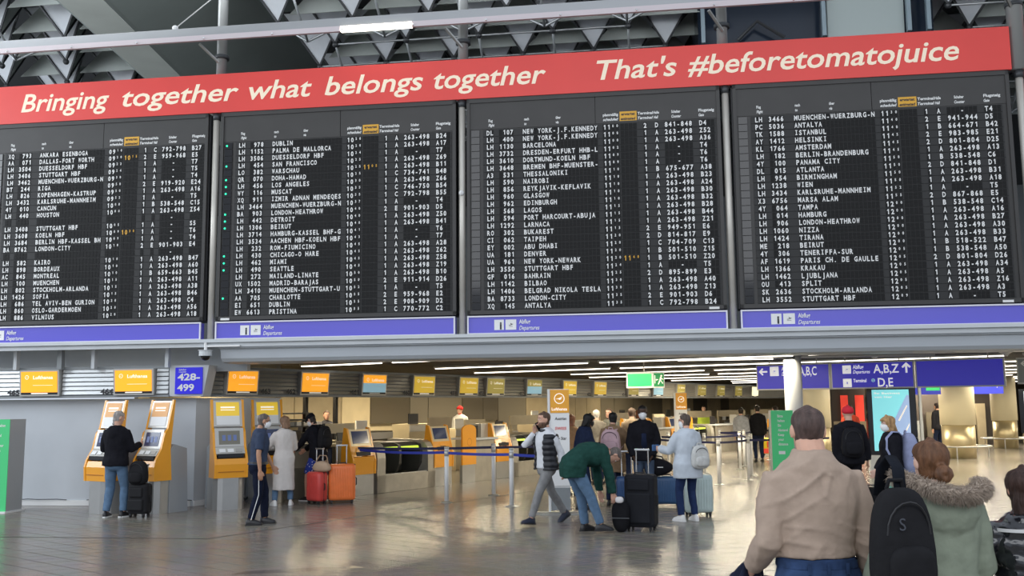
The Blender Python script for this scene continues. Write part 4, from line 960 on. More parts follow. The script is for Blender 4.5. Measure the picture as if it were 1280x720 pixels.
# ================================================================== LUGGAGE
def rprism(w, d, z0, z1, r, n=5, taper=1, yo=0):
    def rr(k, ins=0):
        pts = []
        for cx, cy, a0 in ((w/2-r, d/2-r, 0), (-w/2+r, d/2-r, 90), (-w/2+r, -d/2+r, 180), (w/2-r, -d/2+r, 270)):
            for i in range(n): a = R(a0+90*i/(n-1)); pts.append(((cx+(r-ins)*math.cos(a))*k, (cy+(r-ins)*math.sin(a))*k+yo))
        return pts
    e = min(r, .05)
    lv = [(z0, e), (z0+e*.3, e*.3), (z0+e, 0), (z1-e, 0), (z1-e*.3, e*.3), (z1, e)]
    return [[(x, y, z) for x, y in rr(1, i*.98)] for z, i in lv]
def suitcase(loc, rz, label, col, w=.44, h=.62, d=.26, handle=.4, ribs=8, soft=False, hm=None, group=None):
    t = thing('suitcase', label, 'suitcase', loc, rz, group)
    m_ = mat('shell %.2f %.2f %.2f' % col, col, .7 if soft else .38, var=.08, scale=6, spec=.15 if soft else .4)
    mb = MB(); mb.skin(rprism(w, d, .06, h, .07)); mb.build('shell', m_, t, not soft)
    if ribs:
        for s in (-1, 1):
            for i in range(ribs):
                x = -w/2+.07+(w-.14)*i/(ribs-1); mb = MB(); mb.lo(x-.012, x+.012, s*(d/2-.004), s*(d/2+.006), .12, h-.07, .004); mb.build('rib', m_, t)
    mb = MB(); q = rprism(w+.006, .012, .07, h-.004, .006, 3); mb.skin([[(x, y, z) for x, y, z in r_] for r_ in q]); mb.build('zip_seam', black, t)
    if soft:
        mb = MB(); mb.skin(rprism(w-.08, .05, .12, h-.25, .025, yo=-d/2-.015)); mb.build('front_pocket', m_, t); mb = MB(); mb.skin(rprism(w-.12, .04, h-.22, h-.06, .02, yo=-d/2-.01)); mb.build('front_pocket', m_, t)
    for x in (-w/2+.06, w/2-.06):
        for y in (-d/2+.05, d/2-.05):
            mb = MB(); mb.tube([(x-.012, y, .028), (x+.012, y, .028)], .028, 10); mb.lo(x-.02, x+.02, y-.015, y+.015, .03, .07); mb.build('wheel', black, t)
    if handle:
        mb = MB()
        for x in (-.09, .09): mb.cyl((x, d/2-.06, h-.01), (x, d/2-.06, h+handle), .012, 8)
        mb.lo(-.11, .11, d/2-.08, d/2-.04, h+handle-.01, h+handle+.02, .006); mb.build('telescopic_handle', hm or steel, t)
    mb = MB(); mb.tube([(-.08, -d/2+.1, h), (-.07, -d/2+.1, h+.025), (.07, -d/2+.1, h+.025), (.08, -d/2+.1, h)], .01, 6); mb.build('grab_handle', black, t); mb = MB(); mb.tube([(w/2, 0, h*.45), (w/2+.025, 0, h*.47), (w/2+.025, 0, h*.63), (w/2, 0, h*.65)], .01, 6); mb.build('grab_handle', black, t)
    return t
def blob(mb, c, sx, sy, sz, n=16, m_=10, f=None, pw=2.6):
    """superellipsoid body"""
    rings = []
    for i in range(m_+1):
        ph = -PI/2+PI*i/m_; cz = math.copysign(abs(math.sin(ph))**(2/pw), math.sin(ph)); cr = max(abs(math.cos(ph)), .02)**(2/pw); r = []
        for k in range(n):
            a = 2*PI*k/n; x = math.copysign(abs(math.cos(a))**(2/pw), math.cos(a)); y = math.copysign(abs(math.sin(a))**(2/pw), math.sin(a))
            p = Vector((x*cr*sx, y*cr*sy, cz*sz)); p = f(p) if f else p; r.append(p+Vector(c))
        rings.append(r)
    return mb.skin(rings)
def backpack(loc, rz, label, col, w=.30, h=.46, d=.16, parent_tilt=0, straps=True, logo=None, pocketc=None, strap_r=.05, strap_drop=.42, name='backpack', cat='backpack', slack=1, rough=.75):
    """bag centre at local origin, bag outside faces -Y, wearer is on +Y"""
    t = thing(name, label, cat, loc, rz); t.rotation_euler = (parent_tilt, 0, rz)
    m_ = mat('bag %.2f %.2f %.2f' % col, col, rough, var=.12, scale=12, bump=.3, bscale=30, spec=.12)
    f = lambda p: Vector((p.x*(1-.12*(p.z/(h/2))), p.y*(1-.25*max(0, p.z/(h/2))), p.z))
    mb = MB(); blob(mb, (0, 0, 0), w/2, d/2, h/2, 24, 16, f, 3.2); mb.build('main_bag', m_, t, True)
    mb = MB(); blob(mb, (0, -d/2+.01, -h*.18), w*.38, .045, h*.22, 20, 10, None, 3.2); p = mb.build('front_pocket', mat('bag %.2f %.2f %.2f' % pocketc, pocketc, .75) if pocketc else m_, t, True)
    mb = MB(); mb.tube([(w*.36*math.cos(a*PI/10), -d/2+.0+.02*abs(math.cos(a*PI/10)), h*.12+h*.27*math.sin(a*PI/10)) for a in range(11)], .005, 5); mb.build('zip', black, t)
    mb = MB(); mb.tube([(-.04, d*.2, h/2-.01), (-.03, d*.15, h/2+.03), (.03, d*.15, h/2+.03), (.04, d*.2, h/2-.01)], .01, 6); mb.build('top_loop', m_, t)
    if straps:
        for s in (-1, 1):
            mb = MB(); y0 = d/2
            mb.tube([(s*.07, y0-.02, h*.42), (s*.09, y0+.04, h*.52), (s*.115, y0+.13, h*.53), (s*.13, y0+.215, h*.38), (s*.14, y0+.225, h*.12), (s*.17, y0+.16, -h*.15), (s*.13, y0-.01, -h*.38)], .03, 8, .35, ref=(1, 0, 0)); mb.build('shoulder_strap', m_, t, True)
    return t

# ================================================================== PEOPLE
def skinmat(n, c): return mat('skin '+n, c, .5, var=.06, scale=20, spec=.35)
SK = {'fair': skinmat('fair', (.62, .36, .26)), 'pale': skinmat('pale', (.66, .42, .33)), 'tan': skinmat('tan', (.45, .24, .15)), 'dark': skinmat('dark', (.07, .035, .022))}
def hairm(c): return mat('hair %.2f %.2f %.2f' % c, c, .5, var=.4, scale=34, bump=.9, bscale=75, stretch=(1, 1, .22), spec=.3)
eyew = mat('eye white', (.8, .78, .75), .2); iris = mat('iris', (.03, .02, .015), .1); lips = mat('lips', (.40, .14, .12), .4)
maskw = mat('white face mask', (.82, .83, .84), .7)
def remesh(mb, name, mt, parent, vox, smooth=3, disp=None, rdir=None):
    me = mb.data(name, mt); o = bpy.data.objects.new(name, me); COL.objects.link(o)
    md = o.modifiers.new('r', 'REMESH'); md.mode = 'VOXEL'; md.voxel_size = vox; md.use_smooth_shade = True
    if smooth: sm = o.modifiers.new('s', 'SMOOTH'); sm.iterations = smooth; sm.factor = .5
    dg = bpy.context.evaluated_depsgraph_get(); dg.update()
    m2 = bpy.data.meshes.new_from_object(o.evaluated_get(dg)); bpy.data.objects.remove(o); bpy.data.meshes.remove(me)
    m2.name = name
    if not m2.materials: m2.materials.append(mt)
    if disp:
        ns = [v.normal.copy() for v in m2.vertices]
        for v, n in zip(m2.vertices, ns): v.co += n*disp(v.co)
    m2.polygons.foreach_set('use_smooth', [True]*len(m2.polygons)); m2.update()
    return link(name, m2, parent)
def ell(c, ux, uy, rx, ry, n=18, p=2.0):
    out = []
    for k in range(n):
        a = 2*PI*k/n; x = math.copysign(abs(math.cos(a))**(2/p), math.cos(a)); y = math.copysign(abs(math.sin(a))**(2/p), math.sin(a))
        out.append(c+ux*x*rx+uy*y*ry)
    return out
HEAD = [(-.118, .020, .078, .034), (-.106, .040, .088, .008), (-.086, .053, .090, -.030), (-.06, .062, .088, -.062), (-.035, .068, .088, -.082), (-.01, .072, .086, -.093), (.015, .075, .087, -.099), (.04, .076, .089, -.10), (.065, .072, .083, -.095), (.088, .059, .064, -.080), (.104, .038, .038, -.052), (.113, .014, .010, -.022)]
class Person:
    TOR = [(.80, .135, .105, 0), (.86, .165, .118, -.01), (.93, .168, .118, -.012), (1.0, .152, .105, 0), (1.08, .143, .10, .005), (1.18, .155, .112, .01), (1.28, .17, .118, .008), (1.35, .178, .110, 0), (1.405, .168, .095, -.005), (1.44, .132, .08, -.01), (1.465, .098, .072, -.01), (1.485, .07, .064, -.005), (1.50, .055, .055, .0)]
    def __init__(s, label, x, y, rz, h=1.75, build=1.0, lean=0, bendz=(.93, 1.25), skin='fair', head=(0, 0, 0), armL=None, armR=None, footL=(-.1, .0, .09), footR=(.1, .0, .09), toeL=0, toeR=0, neckk=1.0, pelvis=(0, 0, 0), vox=.014, female=False, twist=0, seat=0, bare_legs=False, heelL=0, heelR=0, shw=1.0):
        s.nk = neckk; s.k = h/1.75; s.t = thing('person', label, 'person', (x, y, 0), R(rz)); s.t.scale = (s.k,)*3
        s.b = build; s.lean = R(lean); s.bz = bendz; s.pel = Vector(pelvis); s.vox = vox; s.tw = R(twist); s.shw = shw*(.92 if female else 1)
        s.skin = SK[skin]; s.female = female; s.hd = head
        s.arms = {}
        for side, a in ((-1, armL), (1, armR)):
            a = a or ((side*.12, -.03, -1), (side*.05, .12, -1))
            sh = s.up((side*.172*s.shw*(.6+.4*s.b), 0, 1.380)); e = sh+Vector(a[0]).normalized()*.285; w_ = e+Vector(a[1]).normalized()*.255
            hd = Vector(a[2]).normalized() if len(a) > 2 else Vector(a[1]).normalized()
            s.arms[side] = (sh, e, w_, hd)
        s.legs = {}
        for side, f, toe, heel in ((-1, footL, toeL, heelL), (1, footR, toeR, heelR)):
            hip = s.pel+Vector((side*.088, 0, .90)); a = Vector(f); L1, L2 = .425, .40
            d = a-hip; D = min(d.length, L1+L2-.002); u = d.normalized(); ca = (L1*L1+D*D-L2*L2)/(2*L1*D); fwd = Vector((side*.08, 1, 0)); n = (fwd-u*fwd.dot(u)).normalized()
            kn = hip+u*(L1*ca)+n*(L1*math.sqrt(max(0, 1-ca*ca))); a = hip+u*D
            s.legs[side] = (hip, kn, a, R(toe), R(heel))
        s.body(bare_legs)
    def up(s, p):
        x, y, z = p; z0, z1 = s.bz
        P = Vector((0, 0, z0))
        if z <= z0: q = Vector((x, y, z))
        else:
            n = 6; zz = z0; th = 0
            for i in range(n):
                b = z0+(min(z, z1)-z0)*(i+1)/n; st = b-zz; th = s.lean*((b-z0)/(z1-z0)); P += Vector((0, math.sin(th), math.cos(th)))*st; zz = b
            if z > z1: P += Vector((0, math.sin(s.lean), math.cos(s.lean)))*(z-z1); th = s.lean
            xx, yy = x*math.cos(s.tw)-y*math.sin(s.tw)*0-0, y+x*math.sin(s.tw)
            q = P+Vector((xx, 0, 0))+Vector((0, math.cos(th), -math.sin(th)))*yy
        return q+s.pel
    def rings(s, tab, t=0, k=1.0, p=2.3, n=22):
        out = []
        for z, rx, ry, yc in tab:
            bx = 1+(s.b-1)*(1 if z < 1.33 else .75); by = 1+(s.b-1)*1.3*(1 if z < 1.33 else .5)
            sw = s.shw if z > 1.25 else 1
            rx2, ry2 = rx*bx*k*sw+t, ry*by*k+t
            if s.female and z > .75: rx2 *= (1.0 if z < 1 else .93)
            c = s.up((0, yc, z)); a = s.up((1e-3, yc, z))-c; b = s.up((0, yc+1e-3, z))-c
            out.append(ell(c, a*1e3, b*1e3, rx2, ry2, n, p))
        return out
    def headM(s):
        # yaw, pitch, roll ; head centre
        nb = s.up((0, 0, 1.46)); c = s.up((0, .035, 1.62)); y, p, r = [R(a) for a in s.hd]
        th = s.lean*.75
        M = Matrix.Rotation(-th, 4, 'X') @ Matrix.Rotation(y, 4, 'Z') @ Matrix.Rotation(p, 4, 'X') @ Matrix.Rotation(r, 4, 'Y')
        return Matrix.Translation(c) @ M
    def body(s, bare):
        mb = MB(); mb.skin(s.rings(s.TOR, -.012))
        H = s.headM(); s.H = H
        mb.tube([s.up((0, -.01, 1.40)), s.up((0, -.01, 1.49)), H @ Vector((0, -.02, -.06)), H @ Vector((0, -.02, .0))], [.07, .054*s.nk*(.8+.2*s.b)*(.9 if s.female else 1), .054*s.nk*(.8+.2*s.b)*(.9 if s.female else 1), .05], 12)
        k = .96 if s.female else 1
        mb.skin([[H @ Vector((math.cos(2*PI*i/20)*rx*k, (yf+yb)/2+math.sin(2*PI*i/20)*(yf-yb)/2*k, z)) for i in range(20)] for z, rx, yf, yb in HEAD])
        mb.skin([[H @ Vector(q) for q in r_] for r_ in ([(-.011, .08, .028), (.011, .08, .028), (0, .09, .03)], [(-.014, .08, -.01), (.014, .08, -.01), (0, .104, -.005)], [(-.019, .078, -.03), (.019, .078, -.03), (0, .112, -.027)], [(-.012, .078, -.04), (.012, .078, -.04), (0, .09, -.042)])])
        mb.tube([H @ Vector((-.022, .083, -.062)), H @ Vector((0, .094, -.06)), H @ Vector((.022, .083, -.062))], [.005, .009, .005], 6)
        for e in (-1, 1):
            b = len(mb.bm.verts); M = H @ Matrix.Translation((e*.077, -.012, -.008)) @ Matrix.Rotation(e*R(-20), 4, 'Z') @ Matrix.Diagonal((.010, .021, .034, 1)); bmesh.ops.create_uvsphere(mb.bm, u_segments=10, v_segments=8, radius=1, matrix=M)
            M = H @ Matrix.Translation((e*.033, .079, .021)) @ Matrix.Diagonal((.02, .009, .006, 1)); bmesh.ops.create_uvsphere(mb.bm, u_segments=8, v_segments=6, radius=1, matrix=M)
        for side in (-1, 1):
            sh, e, w_, hd = s.arms[side]; bb = .75+.25*s.b
            mb.tube([sh.lerp(s.up((0, 0, 1.38)), .35), sh, sh.lerp(e, .5), e, e.lerp(w_, .35), w_.lerp(e, .08), w_+hd*.02], [.045*bb, .052*bb, .046*bb, .037*bb, .038*bb, .025*bb, .025*bb], 12)
            # hand: palm, four unequal fingers, thumb
            f = hd; ax = Vector((1, 0, 0)) if abs(f.x) < .8 else Vector((0, 0, 1)); pn = Vector((-side, 0, 0)); pn = (pn-f*pn.dot(f)); pn = pn.normalized() if pn.length > .1 else Vector((0, 0, 1)); sd = f.cross(pn).normalized()
            if sd.dot(Vector((0, 1, 0))) < 0: sd = -sd
            mb.skin([ell(w_+f*a, sd, pn, rx, ry, 10, 2.5) for a, rx, ry in ((0, .026, .02), (.03, .036, .017), (.07, .042, .015), (.095, .040, .012))])
            for i, (o_, L_) in enumerate(((.030, .068), (.010, .078), (-.010, .072), (-.029, .056))):
                b0 = w_+f*.085+sd*o_; b1 = b0+f*L_*.45+pn*.006; b2 = b0+f*L_*.78+pn*.022; b3 = b0+f*L_*.9+pn*.04
                mb.tube([b0, b1, b2, b3], [.0095, .0092, .0085, .007], 7)
            t0 = w_+f*.025+sd*.028; mb.tube([t0, t0+f*.03+sd*.022, t0+f*.055+sd*.028+pn*.008, t0+f*.072+sd*.026+pn*.018], [.013, .011, .0105, .008], 7)
            hip, kn, a, toe, heel = s.legs[side]
            mb.tube([hip+Vector((0, 0, .03)), hip.lerp(kn, .3), kn, kn.lerp(a, .3), a.lerp(kn, .15), a], [.078*bb, .073*bb, .052, .053, .035, .034], 12)
            fd = Vector((-math.sin(toe)*math.cos(heel), math.cos(toe)*math.cos(heel), -math.sin(heel))); nz = Vector((0, 0, 1)) if not heel else (Vector((0, 0, 1))-fd*fd.z).normalized(); sx = fd.cross(nz)
            mb.skin([ell(a-nz*.05+fd*u, sx, nz, rx, rz_, 10) for u, rx, rz_ in ((-.055, .022, .03), (-.02, .03, .036), (.05, .035, .03), (.12, .038, .02), (.16, .025, .013))])
        s.bo = remesh(mb, 'body', s.skin, s.t, s.vox*.62, 1)
    def face(s, mask=False, glasses=False, brow=(.05, .03, .02), beard=None):
        H = s.H
        for e in (-1, 1):
            mb = MB(); M = H @ Matrix.Translation((e*.032, .0805, .004)) @ Matrix.Diagonal((.013, .008, .008, 1)); bmesh.ops.create_uvsphere(mb.bm, u_segments=10, v_segments=8, radius=1, matrix=M); ey = mb.build('eye', eyew, s.t, True)
            mb = MB(); M = H @ Matrix.Translation((e*.032, .087, .004)) @ Matrix.Diagonal((.0055, .0035, .0055, 1)); bmesh.ops.create_uvsphere(mb.bm, u_segments=8, v_segments=6, radius=1, matrix=M); mb.build('iris', iris, ey, True)
            mb = MB(); mb.tube([H @ Vector((e*.015, .091, .026)), H @ Vector((e*.033, .091, .031)), H @ Vector((e*.052, .077, .025))], [.003, .004, .002], 6); mb.build('eyebrow', hairm(brow), s.t, True)
        if not mask: mb = MB(); mb.tube([H @ Vector((-.023, .086, -.063)), H @ Vector((-.008, .1005, -.058)), H @ Vector((.008, .1005, -.058)), H @ Vector((.023, .086, -.063))], [.002, .0055, .0055, .002], 6); mb.build('mouth', lips, s.t, True)
        if mask:
            mb = MB(); rg = []
            for z, rx, yf in ((.012, .030, .100), (-.005, .055, .112), (-.03, .069, .126), (-.06, .067, .122), (-.09, .058, .110), (-.115, .04, .09), (-.122, .015, .06)):
                rg.append([H @ Vector((math.sin(a)*rx*1.02, -.005+math.cos(a)*(yf+.005), z)) for a in [R(-78+156*i/12) for i in range(13)]]+[H @ Vector((math.sin(a)*rx*.9, -.005+math.cos(a)*(yf-.02), z)) for a in [R(78-156*i/12) for i in range(13)]])
            mb.skin(rg); mb.build('face_mask', maskw, s.t, True)
            mb = MB()
            for e in (-1, 1): mb.tube([H @ Vector((e*.064, .02, -.02)), H @ Vector((e*.079, -.01, .01))], .003, 5); mb.tube([H @ Vector((e*.06, .01, -.07)), H @ Vector((e*.079, -.015, -.02))], .003, 5)
            mb.build('mask_loop', maskw, s.t)
        if glasses:
            mb = MB()
            for e in (-1, 1): mb.tube([H @ Vector((e*.033+.02*math.cos(a), .096-.006*abs(math.cos(a)), .004+.015*math.sin(a))) for a in [i*PI/6 for i in range(13)]], .0028, 5); mb.tube([H @ Vector((e*.052, .09, .008)), H @ Vector((e*.08, -.01, .005))], .0028, 5)
            mb.build('glasses', black, s.t)
        if beard:
            mb = MB(); rg = []
            for z, rx, yf in ((-.045, .070, .09), (-.075, .062, .096), (-.10, .052, .097), (-.122, .034, .085)):
                rg.append([H @ Vector((math.sin(a)*rx*1.03, math.cos(a)*yf*1.0, z)) for a in [R(-85+170*i/12) for i in range(13)]]+[H @ Vector((math.sin(a)*rx*.8, math.cos(a)*yf*.8, z)) for a in [R(85-170*i/12) for i in range(13)]])
            mb.skin(rg); mb.build('beard', hairm(beard), s.t, True)
    def hair(s, col, style='short', m_=None):
        H = s.H; mt = m_ or hairm(col); mb = MB(); n = 28; rings = []
        big = {'short': .010, 'buzz': .004, 'long': .018, 'bun': .012, 'bob': .02, 'beanie': .02, 'cap': .014, 'fringe': .008}[style]
        def hp(z):
            z = max(-.118, min(.113, z))
            for A_, B_ in zip(HEAD, HEAD[1:]):
                if A_[0] <= z <= B_[0]: u = (z-A_[0])/(B_[0]-A_[0]); return [A_[q]*(1-u)+B_[q]*u for q in (1, 2, 3)]
        for zz in [-.13+.0145*i for i in range(17)]+[.111, .116+big]:
            r = []; rx, yf, yb = hp(zz)
            if zz < -.03: yb = min(yb, -.078); rx = max(rx, .058)
            if zz > .113: rx, yf, yb = rx*.9, yf*.9, yb*.9
            for k in range(n):
                a = 2*PI*k/n; d = Vector((math.cos(a)*rx, (yf+yb)/2+math.sin(a)*(yf-yb)/2, zz))
                fr = math.sin(a); line = {'short': .062, 'buzz': .066, 'fringe': .03, 'long': .06, 'bun': .068, 'bob': .05, 'beanie': .035, 'cap': .03}[style]
                lim = -.075 if fr < -.15 else (-.02+(fr+.15)*.10 if fr < .45 else line)
                if style in ('long', 'bob'): lim = -.15 if fr < .1 else (-.07+(fr-.1)*.2 if fr < .55 else line)
                if style in ('beanie', 'cap'): lim = .0+.03*max(0, fr)
                inn = d.z < lim
                if style == 'fringe' and d.z > .07 and True: inn = True
                kk = .84 if inn else (1+big/.08 if zz < .113 else 1.0)
                nn = 0 if inn or style in ('buzz', 'beanie') else .004*noise.noise(d*60)
                r.append(H @ (Vector((d.x*kk, d.y*kk, d.z+(0 if not inn else -.01)))+Vector((0, 0, nn))))
            rings.append(r)
        mb.skin(rings)
        if style == 'bun':
            for q in range(30):
                a = q*.5; rr_ = .044-.0009*q
                mb.sph(H @ Vector((.004+math.cos(a)*rr_*.85, -.118-.0006*q, -.062+math.sin(a)*rr_*.85)), .018, 7, 5)
        if style in ('long', 'bob'):
            L_ = -.30 if style == 'long' else -.15
            rr_ = []
            for i in range(9):
                u = i/8; z = -.02+(L_+.02)*u; wd = .078+.012*math.sin(u*3)-.02*u*u; rr_.append([H @ Vector((math.cos(2*PI*k/20)*wd, -.055-.02*u+math.sin(2*PI*k/20)*(.05-.012*u), z+.01*math.sin(k*2.3)*u)) for k in range(20)])
            mb.skin(rr_)
        nm = {'beanie': 'beanie', 'cap': 'cap'}.get(style, 'hair')
        if style == 'cap': mb.skin([[H @ Vector((x, y, z+dz)) for x, y in ((-.065, .07), (-.05, .12), (0, .145), (.05, .12), (.065, .07))] for z, dz in ((.036, 0), (.044, 0))])
        hs = remesh(mb, nm, mt, s.t, .0075 if s.vox < .012 else .011, 2, (lambda c: .0022*noise.noise(Vector((c.x*55, c.y*55, c.z*18)))) if style not in ('beanie', 'buzz', 'cap') else None); return hs
    def top(s, m_, hem=.86, t=.018, sleeve='long', name='jacket', flare=0, hood=False, collar=.02, quilt=0, sr=1.0, amp=.007, fold=(9, 9, 5), open_=False, yoff=0, hoodsize=1, neck=1.475, cuff=0, wrap=None, extra=None):
        tab = [q for q in s.TOR if q[0] > hem+.02 and q[0] < neck]
        z = hem; b0 = [q for q in s.TOR if q[0] >= hem][0]
        pre = []
        if hem < .80:
            zz = hem
            tab = [q if q[0] > 1.0 else (q[0], max(q[1], .158), max(q[2], .112), q[3]) for q in tab if q[0] > .84]
            while zz < .82: u = (.80-zz); pre.append((zz, .160+flare*u, .118+flare*.7*u, -.005)); zz += .08
        else: pre = [(hem, b0[1]+.006, b0[2]+.004, b0[3])]
        if yoff: tab = [(a, b, c+yoff*.5*(1-abs(a-1.1)), d+yoff*.3*(1-abs(a-1.1))) for a, b, c, d in tab]
        mb = MB(); mb.skin(s.rings(pre+tab+[(1.48, .076, .068, -.005)], t))
        if extra: mb.skin(s.rings(extra, t))
        if collar: mb.skin(s.rings([(1.46, .078, .072, -.005), (1.475+collar, .064, .064, .0), (1.485+collar, .045, .045, .0)], .006))
        if sleeve:
            for side in (-1, 1):
                sh, e, w_, hd = s.arms[side]; k = (.78+.22*s.b)*sr; c = s.up((0, 0, 1.385))
                if sleeve == 'long': mb.tube([sh.lerp(c, .45), sh, sh.lerp(e, .35), sh.lerp(e, .8), e, e.lerp(w_, .3), e.lerp(w_, .7), w_.lerp(e, .03)], [a*k+t*.7 for a in (.030, .046, .051, .045, .043, .042, .036, .030+cuff)], 14)
                else: mb.tube([sh.lerp(c, .45), sh, sh.lerp(e, .35), sh.lerp(e, .78)], [a*k+t*.7 for a in (.05, .056, .054, .054)], 14)
        if hood:
            h = hoodsize; pts = []
            mb.skin([ell(s.up((0, -.055-.02*h*0+yy, 1.44+zz)), (s.up((1e-3, 0, 1.44))-s.up((0, 0, 1.44)))*1e3, (s.up((0, 1e-3, 1.5))-s.up((0, 0, 1.5)))*1e3, rx*h, ry*h, 16) for zz, yy, rx, ry in ((-.17, -.075, .03, .02), (-.13, -.075, .075, .035), (-.07, -.06, .105, .055), (-.01, -.035, .115, .07), (.03, -.01, .105, .075), (.055, 0, .085, .06))])
        def dsp(c):
            v = amp*noise.noise(Vector((c.x*fold[0]+5, c.y*fold[1], c.z*fold[2])))+amp*.5*noise.noise(Vector((c.x*fold[0]*2.3, c.y*fold[1]*2.3+9, c.z*fold[2]*3)))
            if quilt: v += .012*abs(math.sin(c.z*PI/quilt))-.006
            if wrap: v += wrap(c)
            return v
        return remesh(mb, name, m_, s.t, s.vox, 3, dsp)
    def bottom(s, m_, t=.014, length=1.0, top_=.98, name='trousers', amp=.006, loose=1.0, cuffr=None):
        mb = MB(); tab = [q for q in s.TOR if q[0] <= top_]+[(top_+.01, .150, .105, 0)]
        mb.skin(s.rings([(.76, .09, .07, 0)]+tab, t*.6))
        for side in (-1, 1):
            hip, kn, a, toe, heel = s.legs[side]; bb = (.75+.25*s.b)
            pts = [hip+Vector((0, 0, .04)), hip.lerp(kn, .2), hip.lerp(kn, .6), kn]; rd = [.082*bb, .084*bb, .071*bb*loose, .058*loose]
            if length > .7: pts += [kn.lerp(a, .35), kn.lerp(a, .75), kn.lerp(a, .97)]; rd += [.057*loose, .049*loose, cuffr or .048*loose]
            elif length < .5: pts = pts[:3]+[hip.lerp(kn, .9)]; rd = rd[:3]+[.078]
            mb.tube(pts, [r+t*.6 for r in rd], 14)
        return remesh(mb, name, m_, s.t, s.vox, 3, lambda c: amp*noise.noise(Vector((c.x*14, c.y*14, c.z*12)))+amp*.6*noise.noise(Vector((c.x*9+7, c.y*9, c.z*30)))*max(0, min(1, (.55-c.z)*3)))
    def shoes(s, m_, sole=white, chunky=1.0):
        for side in (-1, 1):
            hip, kn, a, toe, heel = s.legs[side]; fd = Vector((-math.sin(toe)*math.cos(heel), math.cos(toe)*math.cos(heel), -math.sin(heel))); nz = (Vector((0, 0, 1))-fd*fd.z).normalized(); sx = fd.cross(nz)
            mb = MB(); k = chunky
            mb.skin([[a-nz*(.078-hh*0)+fd*u+nz*max(0, 0)+ (sx*math.cos(q*PI/7)*rx + nz*(math.sin(q*PI/7)*hh if q <= 7 else math.sin(q*PI/7)*.008)) for q in range(14)] for u, rx, hh in ((-.075, .02*k, .05), (-.06, .034*k, .10), (-.01, .040*k, .115), (.05, .042*k, .085), (.11, .046*k, .06), (.155, .040*k, .045), (.18, .02*k, .025))])
            sh = mb.build('shoe', m_, s.t, True)
            mb = MB(); mb.skin([[a-nz*(.088-zz)+fd*u+sx*x for u, x in ((-.085, -.02*k), (-.085, .02*k), (-.04, .041*k), (.05, .044*k), (.12, .049*k), (.17, .036*k), (.19, 0), (.17, -.036*k), (.12, -.047*k), (.05, -.042*k), (-.04, -.040*k))] for zz in (0, .022)]); mb.build('sole', sole, sh)
    def at(s, p): return s.t.matrix_basis @ Vector(p) if 0 else (Matrix.Translation(s.t.location) @ Matrix.Rotation(s.t.rotation_euler.z, 4, 'Z') @ Matrix.Diagonal((s.k, s.k, s.k, 1))) @ Vector(p)
# ------------------------------------------------------------------ people and their things
blk = cloth('black jacket cloth', (.012, .012, .016)); navy = cloth('navy cloth', (.015, .022, .05)); jeans = cloth('light blue denim', (.10, .17, .27)); jeansd = cloth('dark blue denim', (.025, .05, .12), var=.35)
wcl = cloth('off white knit', (.62, .58, .55)); shoeb = mat('black shoe leather', (.015, .015, .017), .4); shoew = mat('white sneaker', (.75, .74, .72), .5)
tanc = cloth('tan coat cloth', (.26, .17, .10)); greyt = cloth('light grey trousers', (.22, .22, .22))
# 1 bald man at the kiosk
p = Person('bald man in black hooded jacket and jeans using the kiosk at left', -6.70, 16.40, -8, 1.79, 1.08, armL=((-.25, .15, -1), (.35, .85, .15)), armR=((.22, .2, -1), (.0, .9, .25)), head=(-28, -22, 0), footL=(-.14, .0, .09), footR=(.13, .06, .09), toeL=8, toeR=-22)
p.top(blk, .84, .03, hood=True, amp=.01, name='jacket'); p.bottom(jeans, loose=1.12); p.shoes(shoeb, white); p.hair((.30, .27, .25), 'buzz'); p.face()
suitcase((-6.28, 16.42, 0), R(-12), 'black soft suitcase beside the bald man at the kiosk', (.018, .018, .02), .36, .56, .24, .3, 0, True)
backpack((-6.29, 16.34, .74), R(-12), 'black backpack resting on the suitcase beside the bald man', (.014, .014, .016), .32, .40, .2, straps=False, name='backpack')
# 2 uniformed man
p = Person('man in navy short-sleeved uniform and white face mask walking right', -4.0, 15.25, -72, 1.73, 1.08, armL=((-.1, .35, -1), (.0, .55, -1)), armR=((.22, -.12, -1), (.05, .10, -1)), head=(8, -4, 0), footL=(-.09, .12, .09), footR=(.09, -.10, .09), skin='tan', lean=4)
us = cloth('navy uniform cloth', (.035, .05, .09))
p.top(us, .93, .020, 'short', 'shirt', amp=.006); p.bottom(cloth('dark navy trousers', (.010, .013, .028)), loose=1.1); p.shoes(shoeb, black); p.hair((.12, .10, .09), 'buzz'); p.face(mask=True, glasses=True)
mb = MB(); mb.skin(p.rings([(.94, .16, .115, 0), (.98, .156, .11, 0)], .03), cap=False); mb.build('belt', black, p.t)
hip, kn, a, _, _ = p.legs[1]; mb = MB(); mb.tube([hip+Vector((.102, 0, 0)), kn+Vector((.078, 0, 0)), a+Vector((.066, 0, 0))], .006, 5); mb.build('side_stripe', white, p.t)
mb = MB(); mb.tube([p.up((.10, .115, 1.33)), p.up((.15, .06, 1.38)), p.up((.185, .0, 1.36))], .008, 5); mb.build('shoulder_piping', white, p.t)
# 3 woman in long cream coat
p = Person('woman in long off-white coat and white sneakers seen from behind', -4.28, 18.15, 18, 1.66, 1.05, female=True, armL=((-.4, .35, -.8), (-.35, .8, .25)), armR=((.15, .25, -1), (.0, .9, .1)), head=(20, -12, 0), footL=(-.17, .0, .09), footR=(.14, .02, .09), toeL=15, toeR=-10)
p.top(wcl, .30, .034, name='coat', flare=.02, amp=.012, fold=(8, 8, 3), cuff=.006); p.bottom(jeans); p.shoes(shoew, white, 1.1); p.hair((.22, .13, .08), 'bob'); p.face(mask=True)
